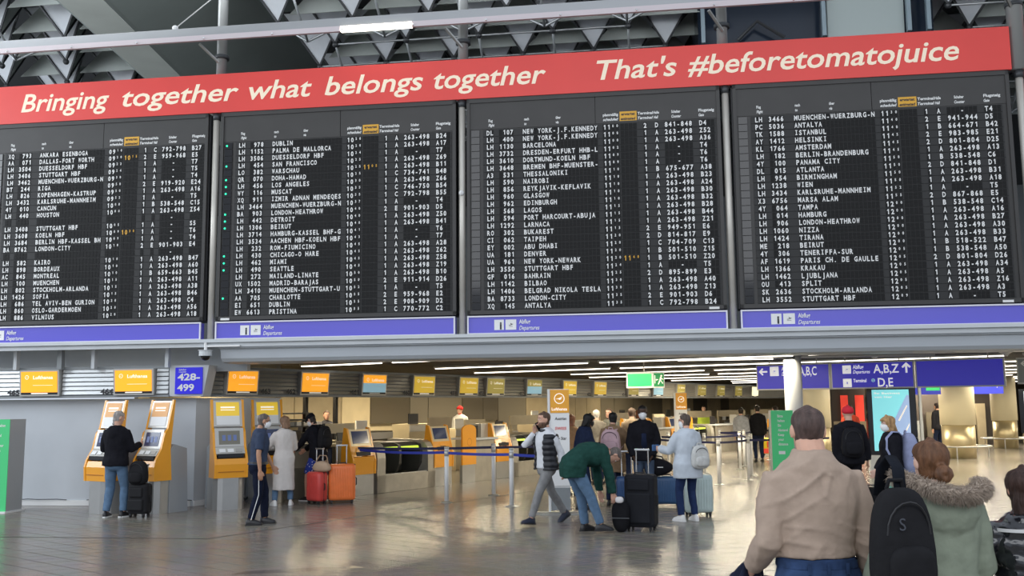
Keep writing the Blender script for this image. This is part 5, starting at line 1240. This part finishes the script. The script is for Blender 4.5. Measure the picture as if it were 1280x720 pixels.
# 4 youth with cap
p = Person('youth in black cap, black jacket and blue patterned shorts bending over a bag', -3.85, 18.95, 62, 1.74, 1.02, armL=((-.1, .55, -.8), (.2, .75, -.5)), armR=((.1, .55, -.8), (-.1, .75, -.5)), head=(0, -30, 0), lean=16, footL=(-.12, .12, .09), footR=(.12, -.12, .09), pelvis=(0, -.05, -.02))
flor = mat('blue patterned shorts', (.02, .05, .35), .8)
nt = flor.node_tree; v = nt.nodes.new('ShaderNodeTexVoronoi'); v.inputs['Scale'].default_value = 22; tc = nt.nodes.new('ShaderNodeTexCoord'); nt.links.new(tc.outputs['Object'], v.inputs['Vector']); cr = nt.nodes.new('ShaderNodeValToRGB'); nt.links.new(v.outputs[0], cr.inputs[0]); cr.color_ramp.elements[0].color = (.7, .72, .8, 1); cr.color_ramp.elements[0].position = .22; cr.color_ramp.elements[1].position = .26; cr.color_ramp.elements[1].color = (.015, .04, .30, 1); nt.links.new(cr.outputs[0], nt.nodes['Principled BSDF'].inputs['Base Color'])
p.top(blk, .80, .03, name='jacket', amp=.012); p.bottom(flor, .02, .45, name='shorts', loose=1.2); p.shoes(shoeb, white); p.hair((.03, .02, .015), 'short'); p.hair((.01, .01, .012), 'cap', m_=blk); p.face(mask=True)
b = p.at(p.up((0, -.20, 1.20))); backpack(b, p.t.rotation_euler.z, 'black backpack with grey badge worn by the youth in the cap', (.014, .014, .017), .32, .46, .17, parent_tilt=0)
suitcase((-3.70, 18.35, 0), R(-38), 'red hard suitcase with raised steel handle beside the youth', (.58, .06, .05), .40, .60, .24, .42, 7, hm=chrome)
t = thing('shoulder_bag', 'beige shoulder bag resting on the red suitcase', 'bag', (-3.60, 18.28, .70), R(-30)); mb = MB(); blob(mb, (0, 0, 0), .20, .08, .10, 18, 10, lambda q: Vector((q.x*(1-.5*q.z/.1*.5), q.y, q.z))); mb.build('bag_body', cloth('beige bag cloth', (.45, .32, .22)), t, True); mb = MB(); mb.tube([(-.15, 0, .08), (-.08, .03, .2), (.08, .03, .2), (.15, 0, .08)], .01, 6); mb.build('strap', cloth('beige strap', (.35, .24, .16)), t)
suitcase((-3.26, 18.5, 0), R(14), 'large bright orange hard suitcase', (.85, .20, .05), .50, .73, .30, .34, 9, hm=chrome)
# 5 man on the phone
p = Person('bearded man in black padded vest and white sweater walking and phoning', .50, 15.0, 126, 1.76, 1.02, armR=((.30, .75, -.55), (-.55, -.40, .85), (-.35, -.25, .9)), armL=((-.22, -.42, -1), (-.12, -.05, -1)), head=(-12, -2, 0), footL=(-.08, .37, .09), footR=(.07, -.40, .14), heelR=28, heelL=-6, pelvis=(0, 0, -.045))
p.top(cloth('white sweater', (.62, .63, .66)), .88, .016, name='sweater', amp=.008); p.bottom(greyt, loose=1.0); p.shoes(mat('navy trainer', (.012, .018, .04), .5), black)
def vestcut(c): return 0
vm = MB(); 
def vest(p, m_):
    mb = MB(); tab = [q for q in p.TOR if .9 < q[0] < 1.43]; rg = p.rings([(.86, .165, .118, 0)]+tab, .045, n=40); inn = p.rings([(.86, .165, .118, 0)]+tab, .022, n=40); n = 40
    keep = [i for i in range(n) if not 7.6 < i < 12.4]; order = list(range(13, 40))+list(range(0, 8))
    mb.skin([[r_[i] for i in order]+[q_[i] for i in reversed(order)] for r_, q_ in zip(rg, inn)])
    mb.skin(p.rings([(1.41, .08, .07, 0), (1.47, .068, .066, .0)], .02))
    return remesh(mb, 'vest', m_, p.t, .013, 2, lambda c: .014*abs(math.sin(c.z*PI/.085))-.006)
vest(p, mat('black padded nylon', (.014, .015, .02), .45)); p.hair((.10, .06, .04), 'short'); p.face(beard=(.13, .07, .045))
hx = p.at(p.arms[1][2]+p.arms[1][3]*.10+Vector((-.03, -.01, .0))); t = thing('phone', 'black phone held to the ear of the man in the padded vest', 'phone', hx, R(126)); t.rotation_euler = (R(-15), R(20), R(126)); mb = MB(); mb.lo(-.005, .005, -.035, .035, -.07, .07, .003); mb.build('phone_body', blackg, t); mb = MB(); mb.lo(-.008, -.005, .012, .03, .035, .06); mb.build('camera_bump', dgrey, t)
# 6 bending man
p = Person('man in dark green jacket and jeans bending down over a black bag', 1.10, 13.98, -68, 1.82, 1.12, lean=88, bendz=(.90, 1.22), pelvis=(0, -.26, -.03), armL=((-.05, .25, -1), (.05, .12, -1)), armR=((.05, .20, -1), (-.05, .22, -1)), head=(0, -20, 0), footL=(-.16, -.02, .09), footR=(.14, .08, .09), toeL=10, toeR=-10)
p.top(cloth('dark green jacket cloth', (.016, .055, .045)), .78, .036, name='jacket', amp=.016, fold=(7, 7, 7), flare=.0); p.bottom(jeans, loose=1.08); p.shoes(shoeb, black); p.hair((.13, .11, .10), 'short'); p.face()
t = thing('small_bag', 'small black bag on the floor under the hands of the bending man', 'bag', (1.52, 13.95, 0), R(-15)); mb = MB(); blob(mb, (0, 0, .22), .13, .10, .22, 20, 14, lambda q: Vector((q.x*(1+.12*q.z/.22), q.y, q.z))); mb.build('bag_body', cloth('black nylon bag', (.012, .012, .014)), t, True); mb = MB(); mb.tube([(-.06, 0, .43), (-.04, 0, .49), (.04, 0, .49), (.06, 0, .43)], .01, 6); mb.build('grab_handle', black, t); mb = MB(); mb.lo(-.13, .13, -.11, -.09, .2, .215); mb.build('zip', dgrey, t)
mb = MB(); blob(mb, (0, 0, 0), .06, .04, .045, 14, 8); o = mb.build('folded_cloth', cloth('white cloth piece', (.62, .6, .6)), None, True, loc=(1.48, 13.75, .47), rz=R(-30)); tag(o, 'crumpled white cloth in the hands of the bending man', 'cloth')
suitcase((1.83, 14.08, 0), R(-24), 'tall black soft suitcase beside the bending man', (.015, .016, .02), .44, .80, .30, .34, 0, True, hm=chrome)
# 7 group behind
p = Person('man in black jacket and white face mask facing the camera', 2.28, 17.1, 178, 1.80, 1.1, skin='dark', head=(0, -14, 0), armL=((-.2, .12, -1), (.45, .35, -1)), armR=((.2, .12, -1), (-.25, .4, -1)))
p.top(blk, .80, .036, amp=.012); p.bottom(cloth('slate jeans', (.05, .075, .12))); p.shoes(shoeb, black); p.hair((.01, .01, .01), 'buzz'); p.face(mask=True)
mb = MB(); mb.skin(p.rings([(1.0, .05, .05, .085), (1.25, .055, .05, .105), (1.40, .05, .04, .06)], .02)); mb.build('shirt', navy, p.t, True)
p = Person('person in tan coat with dark hair and a pink backpack', 1.80, 17.55, -18, 1.68, 1.12, female=True, armR=((.5, .3, -.8), (.7, .6, -.1)), armL=((-.15, .25, -1), (0, .8, 0)), head=(10, -10, 0))
p.top(tanc, .62, .045, name='coat', amp=.014, hood=False, collar=.03); p.bottom(navy); p.shoes(shoeb, black); p.hair((.015, .01, .01), 'short'); p.face(mask=True)
b = p.at(p.up((0, -.235, 1.19))); backpack(b, p.t.rotation_euler.z, 'pale pink backpack on the back of the person in the tan coat', (.55, .38, .42), .36, .44, .16, pocketc=(.50, .34, .38))
p = Person('woman in navy jacket and black face mask leaning to the right', 1.18, 17.0, -70, 1.68, 1.0, female=True, lean=14, armR=((.2, .3, -1), (0, .85, -.2)), armL=((-.1, .5, -.8), (0, .9, .0)), head=(0, -8, 0), skin='tan')
p.top(navy, .78, .036, amp=.012); p.bottom(navy); p.shoes(shoeb, black); p.hair((.015, .01, .01), 'bob'); p.face()
mb = MB(); mb.skin([[p.H @ Vector((math.sin(a)*rx, -.005+math.cos(a)*yf, z)) for a in [R(-75+150*i/10) for i in range(11)]] for z, rx, yf in ((.008, .05, .112), (-.03, .071, .122), (-.07, .068, .118), (-.12, .03, .08))], closed=False, cap=False); mb.build('face_mask', black, p.t)
t = thing('suitcase', 'blue suitcase leaning right of the tall black suitcase', 'suitcase', (2.72, 17.2, 0.0)); bpy.data.objects.remove(t)
sc = suitcase((2.70, 17.25, .0), R(-10), 'blue hard suitcase right of the tall black suitcase', (.04, .10, .22), .46, .54, .26, 0, 8)
sc = suitcase((1.98, 17.0, 0), R(5), 'dark blue suitcase partly hidden between the bending man and tall black suitcase', (.02, .06, .16), .42, .56, .24, .42, 8, hm=chrome)
t = thing('duffel_bag', 'black soft bag lying on the blue suitcase', 'bag', (2.55, 17.15, .70), R(-10)); mb = MB(); blob(mb, (0, 0, 0), .25, .13, .155, 20, 12, lambda q: Vector((q.x, q.y, q.z*(1-.35*q.x/.25)))); mb.build('bag_body', cloth('black bag cloth', (.012, .012, .015)), t, True); mb = MB(); mb.lo(-.02, .08, -.14, -.12, 0, .012); mb.build('badge', white, t); mb = MB(); mb.tube([(-.1, 0, .15), (-.06, 0, .2), (.06, 0, .18), (.1, 0, .1)], .012, 6); mb.build('grab_handle', black, t)
for (x, y, rz, h, c, hc, st, l) in ((1.16, 19.6, -30, 1.62, (.35, .2, .1), (.25, .10, .05), 'long', 'woman with long auburn hair behind the pylon sign'), (1.92, 22.3, 10, 1.70, (.2, .18, .15), (.62, .58, .52), 'short', 'person with white hair in the back of the queue'), (2.25, 22.6, 150, 1.73, (.12, .12, .10), (.10, .07, .05), 'short', 'person with dark hair in the back of the queue'), (2.62, 21.4, -10, 1.74, (.25, .19, .13), (.12, .08, .06), 'short', 'person behind the left shoulder of the man in the black jacket')):
    p = Person(l, x, y, rz, h, 1.05, vox=.018); p.top(cloth('coat %.2f' % c[0], c), .75, .035, name='coat'); p.bottom(navy); p.shoes(shoeb, black); p.hair(hc, st); p.face()
# 8 white raincoat
p = Person('woman in white raincoat, navy trousers and white sneakers', 2.70, 15.15, 22, 1.66, 1.22, female=True, armL=((-.35, .35, -.85), (-.1, .95, .10)), armR=((.22, .15, -1), (-.1, .75, -.3)), head=(25, -4, 0), footL=(-.13, .02, .09), footR=(.12, .0, .09), toeL=15, toeR=-5)
rain = cloth('white raincoat', (.52, .57, .63), .5); p.top(rain, .70, .045, name='raincoat', hood=True, hoodsize=1.05, amp=.014, fold=(8, 8, 3), flare=.05); p.bottom(cloth('navy blue trousers', (.015, .03, .09))); p.shoes(shoew, white, 1.15); p.hair((.10, .075, .06), 'short'); p.face(glasses=True, mask=True)
b = p.at(p.up((.10, -.235, 1.04))); backpack(b, p.t.rotation_euler.z, 'small white backpack hanging on the white raincoat', (.55, .55, .53), .30, .36, .13, straps=True)
g = p.at(p.arms[-1][2]+p.arms[-1][3]*.12); mb = MB(); mb.lo(-.06, .06, -.02, .02, -.05, .05, .012); tag(mb.build('document_wallet', mat('blue wallet', (.03, .10, .25), .5), None, loc=g, rz=R(20)), 'blue wallet held by the woman in the white raincoat', 'wallet')
suitcase((2.98, 15.85, 0), R(8), 'mint green suitcase behind the legs of the woman in the raincoat', (.50, .60, .58), .46, .66, .26, .0, 8)
# 9 persons at right middle distance
p = Person('person in red beanie and black jacket behind the man in the tan sweater', 5.50, 15.9, -5, 1.76, 1.1, armR=((.25, -.05, -1), (.1, .1, -1)), head=(0, 0, 0)); p.top(blk, .80, .04, amp=.012); p.bottom(blk); p.shoes(shoeb, black); p.hair((.6, .03, .04), 'beanie', m_=cloth('red beanie knit', (.65, .03, .05))); 
b = p.at(p.up((-.02, -.25, 1.15))); backpack(b, p.t.rotation_euler.z, 'black backpack worn by the person in the red beanie', (.012, .012, .015), .34, .48, .18)
p = Person('blonde woman in black jacket in front of the turquoise display facing left', 5.36, 13.8, 84, 1.62, 1.05, female=True, armR=((.1, .15, -1), (-.1, .7, -.9)), armL=((-.12, .0, -1), (0, .15, -1)), head=(0, -12, 0), skin='pale'); p.top(blk, .76, .04, hood=True, hoodsize=.9, amp=.01); p.bottom(blk); p.shoes(shoeb, black); p.hair((.40, .24, .11), 'bob'); p.face(mask=True)
b = p.at(p.up((0, -.26, 1.16))); backpack(b, p.t.rotation_euler.z, 'large lilac grey backpack of the blonde woman', (.28, .31, .47), .34, .58, .24, pocketc=(.24, .27, .42))
t = thing('tote_bag', 'teal shopping bag beside the blonde woman', 'bag', (5.30, 13.6, .42), R(10)); mb = MB(); mb.skin([[(x, y, z) for x, y in ((-a, -b_), (a, -b_), (a, b_), (-a, b_))] for z, a, b_ in ((0, .10, .05), (.15, .12, .055), (.3, .13, .03))]); mb.build('bag_body', mat('teal bag', (.03, .38, .28), .5), t); mb = MB(); mb.tube([(-.06, 0, .3), (-.03, 0, .42), (.03, 0, .42), (.06, 0, .3)], .006, 5); mb.build('bag_handle', white, t)
t = thing('duffel_bag', 'black duffel bag with orange tag on the floor at the turquoise display', 'bag', (6.02, 16.4, 0), R(-10)); mb = MB(); mb.skin([ell(Vector((x, 0, .19)), Vector((0, 1, 0)), Vector((0, 0, 1)), .16*k, .19*k, 16, 2.4) for x, k in ((-.30, .3), (-.29, .85), (-.2, 1), (0, 1.03), (.2, 1), (.29, .85), (.30, .3))]); mb.build('bag_body', cloth('black duffel', (.014, .014, .016)), t, True); mb = MB(); mb.tube([(-.12, -.13, .25), (-.08, -.05, .42), (.08, -.05, .42), (.12, -.13, .25)], .014, 6); mb.build('carry_handle', black, t); mb = MB(); mb.lo(-.24, -.16, -.15, -.12, .3, .38); mb.build('luggage_tag', orange, t)
far = [(8.9, 25.6, 5, 1.74, (.50, .06, .03), (.05, .03, .02), 'short', 'person in red sweater beyond the person in the red beanie'), (7.62, 30.2, 0, 1.75, (.012, .012, .014), (.02, .015, .01), 'short', 'person in black jacket at the far desks'), (7.05, 30.0, -25, 1.68, (.30, .31, .33), (.02, .015, .01), 'short', 'person in pale jacket at the far desks'),
  (8.35, 30.8, 30, 1.72, (.02, .02, .025), (.03, .02, .015), 'short', 'dark dressed person just left of the green stand'), (7.95, 40.4, 170, 1.72, (.60, .80, .10), (.05, .03, .02), 'short', 'staff member in lime vest behind the far counter'), (14.9, 34.0, 20, 1.76, (.02, .02, .022), (.03, .02, .02), 'short', 'dark figure left of the nearer beige column'),
  (18.6, 38.8+1.5, -20, 1.78, (.25, .33, .42), (.05, .04, .03), 'short', 'person in pale blue jacket between the beige columns'), (19.5, 42.5, 15, 1.78, (.02, .02, .025), (.03, .02, .02), 'short', 'dark figure walking between the beige columns'), (-5.25, 24.55, 150, 1.73, (.03, .03, .04), (.03, .02, .02), 'short', 'left one of two staff behind the brown partition'), (-4.70, 24.35, 200, 1.73, (.05, .05, .06), (.04, .02, .015), 'short', 'right one of two staff behind the brown partition'),
  (-1.62, 29.6, 160, 1.82, (.7, .7, .7), (.5, .03, .03), 'beanie', 'staff member in white shirt and red cap behind the counters'), (3.35, 25.8, -25, 1.68, (.7, .68, .65), (.28, .10, .05), 'long', 'woman with auburn hair in white top at the yellow kiosk'), (9.6, 27.6, -10, 1.7, (.02, .02, .02), (.04, .03, .02), 'short', 'dark dressed person right of the person in the red sweater')]
for (x, y, rz, h, c, hc, st, l) in far:
    p = Person(l, x, y, rz, h, 1.05, vox=.022); p.top(cloth('jacket %.2f %.2f' % c[:2], c), .8, .035); p.bottom(navy); p.shoes(shoeb, black); p.hair(hc, st, m_=cloth('red cap', (.6, .03, .03)) if st == 'beanie' else None)
    if st != 'beanie' and abs(rz) > 60: p.face()
t = thing('child_trolley', 'small yellow and red trolley on the floor left of the green stand', 'trolley', (8.75, 33.4, 0), 0); mb = MB(); mb.skin(rprism(.42, .3, .08, .62, .08)); mb.build('trolley_body', mat('yellow shell', (.8, .62, .02), .4), t, True); mb = MB(); mb.lo(-.2, .2, -.17, -.14, .1, .26, .01); mb.lo(-.08, .08, -.17, -.14, .3, .5, .01); mb.build('red_patch', mat('red patch', (.7, .05, .03), .4), t); mb = MB(); mb.sph((-.15, 0, .04), .04, 8, 6); mb.sph((.15, 0, .04), .04, 8, 6); mb.build('wheel', black, t)

# ================================================================== FOREGROUND TRIO
def swf(c):
    v = 0
    d = abs(c.x)
    n1 = noise.noise(Vector((c.x*5, c.y*5, c.z*4))); m1 = max(0, noise.noise(Vector((c.x*4+3, c.y*4, c.z*5)))+.3)
    rid = lambda q: (1-abs(math.sin(q)))**2
    v += .024*rid((c.z+.75*d)*26+2.5*n1)*m1*max(0, min(1, (.27-d)*9))
    if d < .2 and 1.05 < c.z < 1.42: v += .026*rid((c.x*(1.2 if c.x > 0 else -1.1)-.42*(c.z-1.0))*26+n1*1.5)*max(0, noise.noise(Vector((c.x*3, 1, c.z*3+8)))+.35)
    if c.z < 1.2: v += .016*rid(c.z*44+c.x*5+3*n1)*max(0, noise.noise(Vector((c.x*5, 4, c.z*2)))+.3)
    if d > .24 and c.z < 1.3: v += .016*rid(c.z*34+c.y*30+2*n1)*m1
    return v
tansw = cloth('taupe jersey', (.41, .315, .25), .95, var=.08)
p = Person('heavily built man in taupe long-sleeved shirt and jeans seen from behind', 1.475, 4.82, 4, 1.80, 1.17, neckk=1.22, armL=((-.17, -.12, -1), (-.06, .85, -.60)), armR=((.21, -.10, -1), (.12, .26, -1)), head=(-6, 3, 0), vox=.0095, footL=(-.15, .05, .09), footR=(.15, -.03, .09), shw=1.04)
p.top(tansw, 1.03, .014, name='long_sleeved_shirt', amp=.006, wrap=swf, collar=0, sr=1.18, extra=[(1.40, .15, .09, -.01), (1.44, .118, .085, -.02), (1.475, .085, .078, -.02), (1.50, .070, .072, -.015), (1.525, .060, .064, -.01)]); p.bottom(jeansd, .012, top_=1.02, amp=.006); p.shoes(shoeb, white); p.face()
hm = hairm((.085, .055, .048)); p.hair((.085, .055, .048), 'buzz')
mb = MB(); mb.skin(p.rings([(.985, .153, .107, 0), (1.02, .15, .105, 0)], .012, n=40), cap=False); mb.build('waistband', jeansd, p.t)
for x in (-.09, .0, .09): mb = MB(); c = p.up((x, -.148, .99)); mb.box(c, (.014, .008, .05)); mb.build('belt_loop', jeansd, p.t)
# dark jacket over the left hand
hw = p.at(p.arms[-1][2]+p.arms[-1][3]*.07)
def drape(c):
    return .014*math.sin(math.atan2(c.y, c.x)*5+c.z*9)+.010*noise.noise(c*14)
mb = MB(); mb.skin([ell(Vector((xo, yo, z)), Vector((1, 0, 0)), Vector((0, 1, 0)), a, b, 24) for z, a, b, xo, yo in ((.09, .02, .02, .04, 0), (.06, .05, .045, .03, 0), (0, .08, .07, 0, 0), (-.1, .105, .085, -.015, 0), (-.25, .12, .09, -.02, 0), (-.42, .125, .085, -.01, 0), (-.5, .10, .06, 0, 0))])
t = thing('folded_jacket', 'dark navy jacket hanging from the left hand of the man in taupe', 'jacket', hw+Vector((-.005, 0, -.02))); remesh(mb, 'jacket_cloth', cloth('midnight nylon', (.012, .016, .035), .6), t, .01, 2, drape)
mb = MB(); mb.tube([(.09, -.02, .02), (.10, -.06, -.12), (.085, -.07, -.3), (.09, -.05, -.42)], [.03, .04, .045, .035], 12); remesh(mb, 'loose_sleeve', cloth('midnight nylon', (.012, .016, .035), .6), t, .01, 2, drape)
# woman with parka
sage = cloth('sage parka cotton', (.245, .28, .215), .85, var=.10)
p = Person('woman in sage green parka with fur-trimmed hood and hair in a bun', 1.99, 4.62, 6, 1.635, 1.08, female=True, armL=((-.36, .15, -1), (-.1, .5, -.8)), armR=((.20, .10, -1), (.25, .75, -.15)), head=(0, -3, 4), vox=.0095, skin='pale', shw=1.08)
p.top(sage, .50, .040, name='parka', amp=.010, fold=(7, 7, 5), hood=True, hoodsize=1.55, sr=1.15, flare=.03, collar=.03)
p.bottom(jeansd); p.shoes(shoeb, black); p.hair((.135, .062, .03), 'bun'); p.face()
fur = mat('grey brown fur', (.40, .33, .27), .9, var=.35, scale=60)
rf = random.Random(5); V, Fc = [], []
path = []
for i in range(41):
    a = PI*(1.06+ .88*i/40) if 0 else PI*(.98+1.04*i/40); path.append(Vector((.215*math.cos(a)-.015, -.045+.185*math.sin(a), 1.485+.050*abs(math.cos(a))**2-.022*math.cos(a)-.03*math.sin(-a)*0)))
for q in range(5200):
    u = rf.random()*39.99; i = int(u); c = path[i].lerp(path[i+1], u-i); tn = (path[i+1]-path[i]).normalized()
    a = rf.random()*2*PI; nx = tn.cross(Vector((0, 0, 1))).normalized(); nz = nx.cross(tn)
    d = (nx*math.cos(a)+nz*math.sin(a)+tn*rf.uniform(-.5, .5)).normalized(); L_ = rf.uniform(.025, .052); r0 = .0022; s0 = c+d*.016; s1 = s0+d*L_*.6+Vector((0, 0, -.004)); s2 = s0+d*L_+Vector((rf.uniform(-.008, .008), 0, -.014))
    sd = d.cross(tn).normalized()*r0; sd2 = tn*r0; b = len(V); V += [s0+sd, s0-sd, s0+sd2, s1+sd*.8, s1-sd*.8, s1+sd2*.8, s2]; Fc += [(b, b+1, b+4, b+3), (b+1, b+2, b+5, b+4), (b+2, b, b+3, b+5), (b+3, b+4, b+6), (b+4, b+5, b+6), (b+5, b+3, b+6)]
mb = MB(); mb.tube(path, .028, 10); core = mb.build('fur_trim', fur, p.t, True)
me = bpy.data.meshes.new('fur_hair'); me.from_pydata([tuple(v) for v in V], [], Fc); me.materials.append(fur); stuff(link('fur_hair', me, core))
mb = MB(); mb.tube([p.up((.16*math.cos(a), -.02+.175*math.sin(a)*1.0, 1.02)) for a in [PI*(1+i/12) for i in range(13)]], .004, 5); mb.build('waist_seam', cloth('sage seam', (.12, .14, .105)), p.t)
# black backpack hanging on her left shoulder
t = backpack((1.700, 4.32, 1.165), R(8), 'large black backpack hanging from one shoulder of the woman in the parka', (.012, .014, .02), .275, .52, .17, straps=False)
mb = MB(); mb.tube([(.03, .04, .24), (.035, .06, .34), (.05, .14, .385), (.06, .24, .33), (.06, .28, .2)], .03, 10, .3, ref=(1, 0, 0)); mb.build('shoulder_strap', cloth('black webbing', (.012, .014, .02)), t, True)
L = Letters(); L.line('S', -.055, -.088, .085, .055, bold=.0); L.build('emblem', mat('faint emblem', (.05, .055, .07), .4), t)
mb = MB(); mb.lo(-.04, .0, -.128, -.12, -.235, -.20); mb.build('white_label', white, t)
# girl
p = Person('girl with long dark hair in glossy black padded jacket', 2.44, 4.66, -4, 1.495, 1.0, female=True, armL=((-.62, .25, -.75), (-.55, .8, -.05)), armR=((.3, .1, -1), (.1, .3, -1)), head=(0, 0, 0), vox=.0095, shw=1.15)
gl = mat('glossy black nylon', (.008, .009, .013), .16, bump=.5, bscale=16, coat=.6); p.top(gl, .80, .034, name='padded_jacket', quilt=.085, amp=.014, fold=(12, 12, 12), sr=1.1); p.bottom(jeansd); p.shoes(shoew, white); p.hair((.035, .02, .014), 'long'); p.face()
mb = MB(); mb.skin(p.rings([(1.40, .10, .075, 0), (1.44, .092, .075, -.01), (1.475, .075, .07, -.005)], .035)); remesh(mb, 'pink_collar', cloth('dusty pink fleece', (.36, .20, .18)), p.t, .01)
mb = MB(); mb.skin(p.rings([(1.395, .172, .098, -.004), (1.413, .162, .093, -.006)], .046, n=36), cap=False); mb.build('white_band', mat('white band with print', (.55, .55, .55), .5), p.t, True)
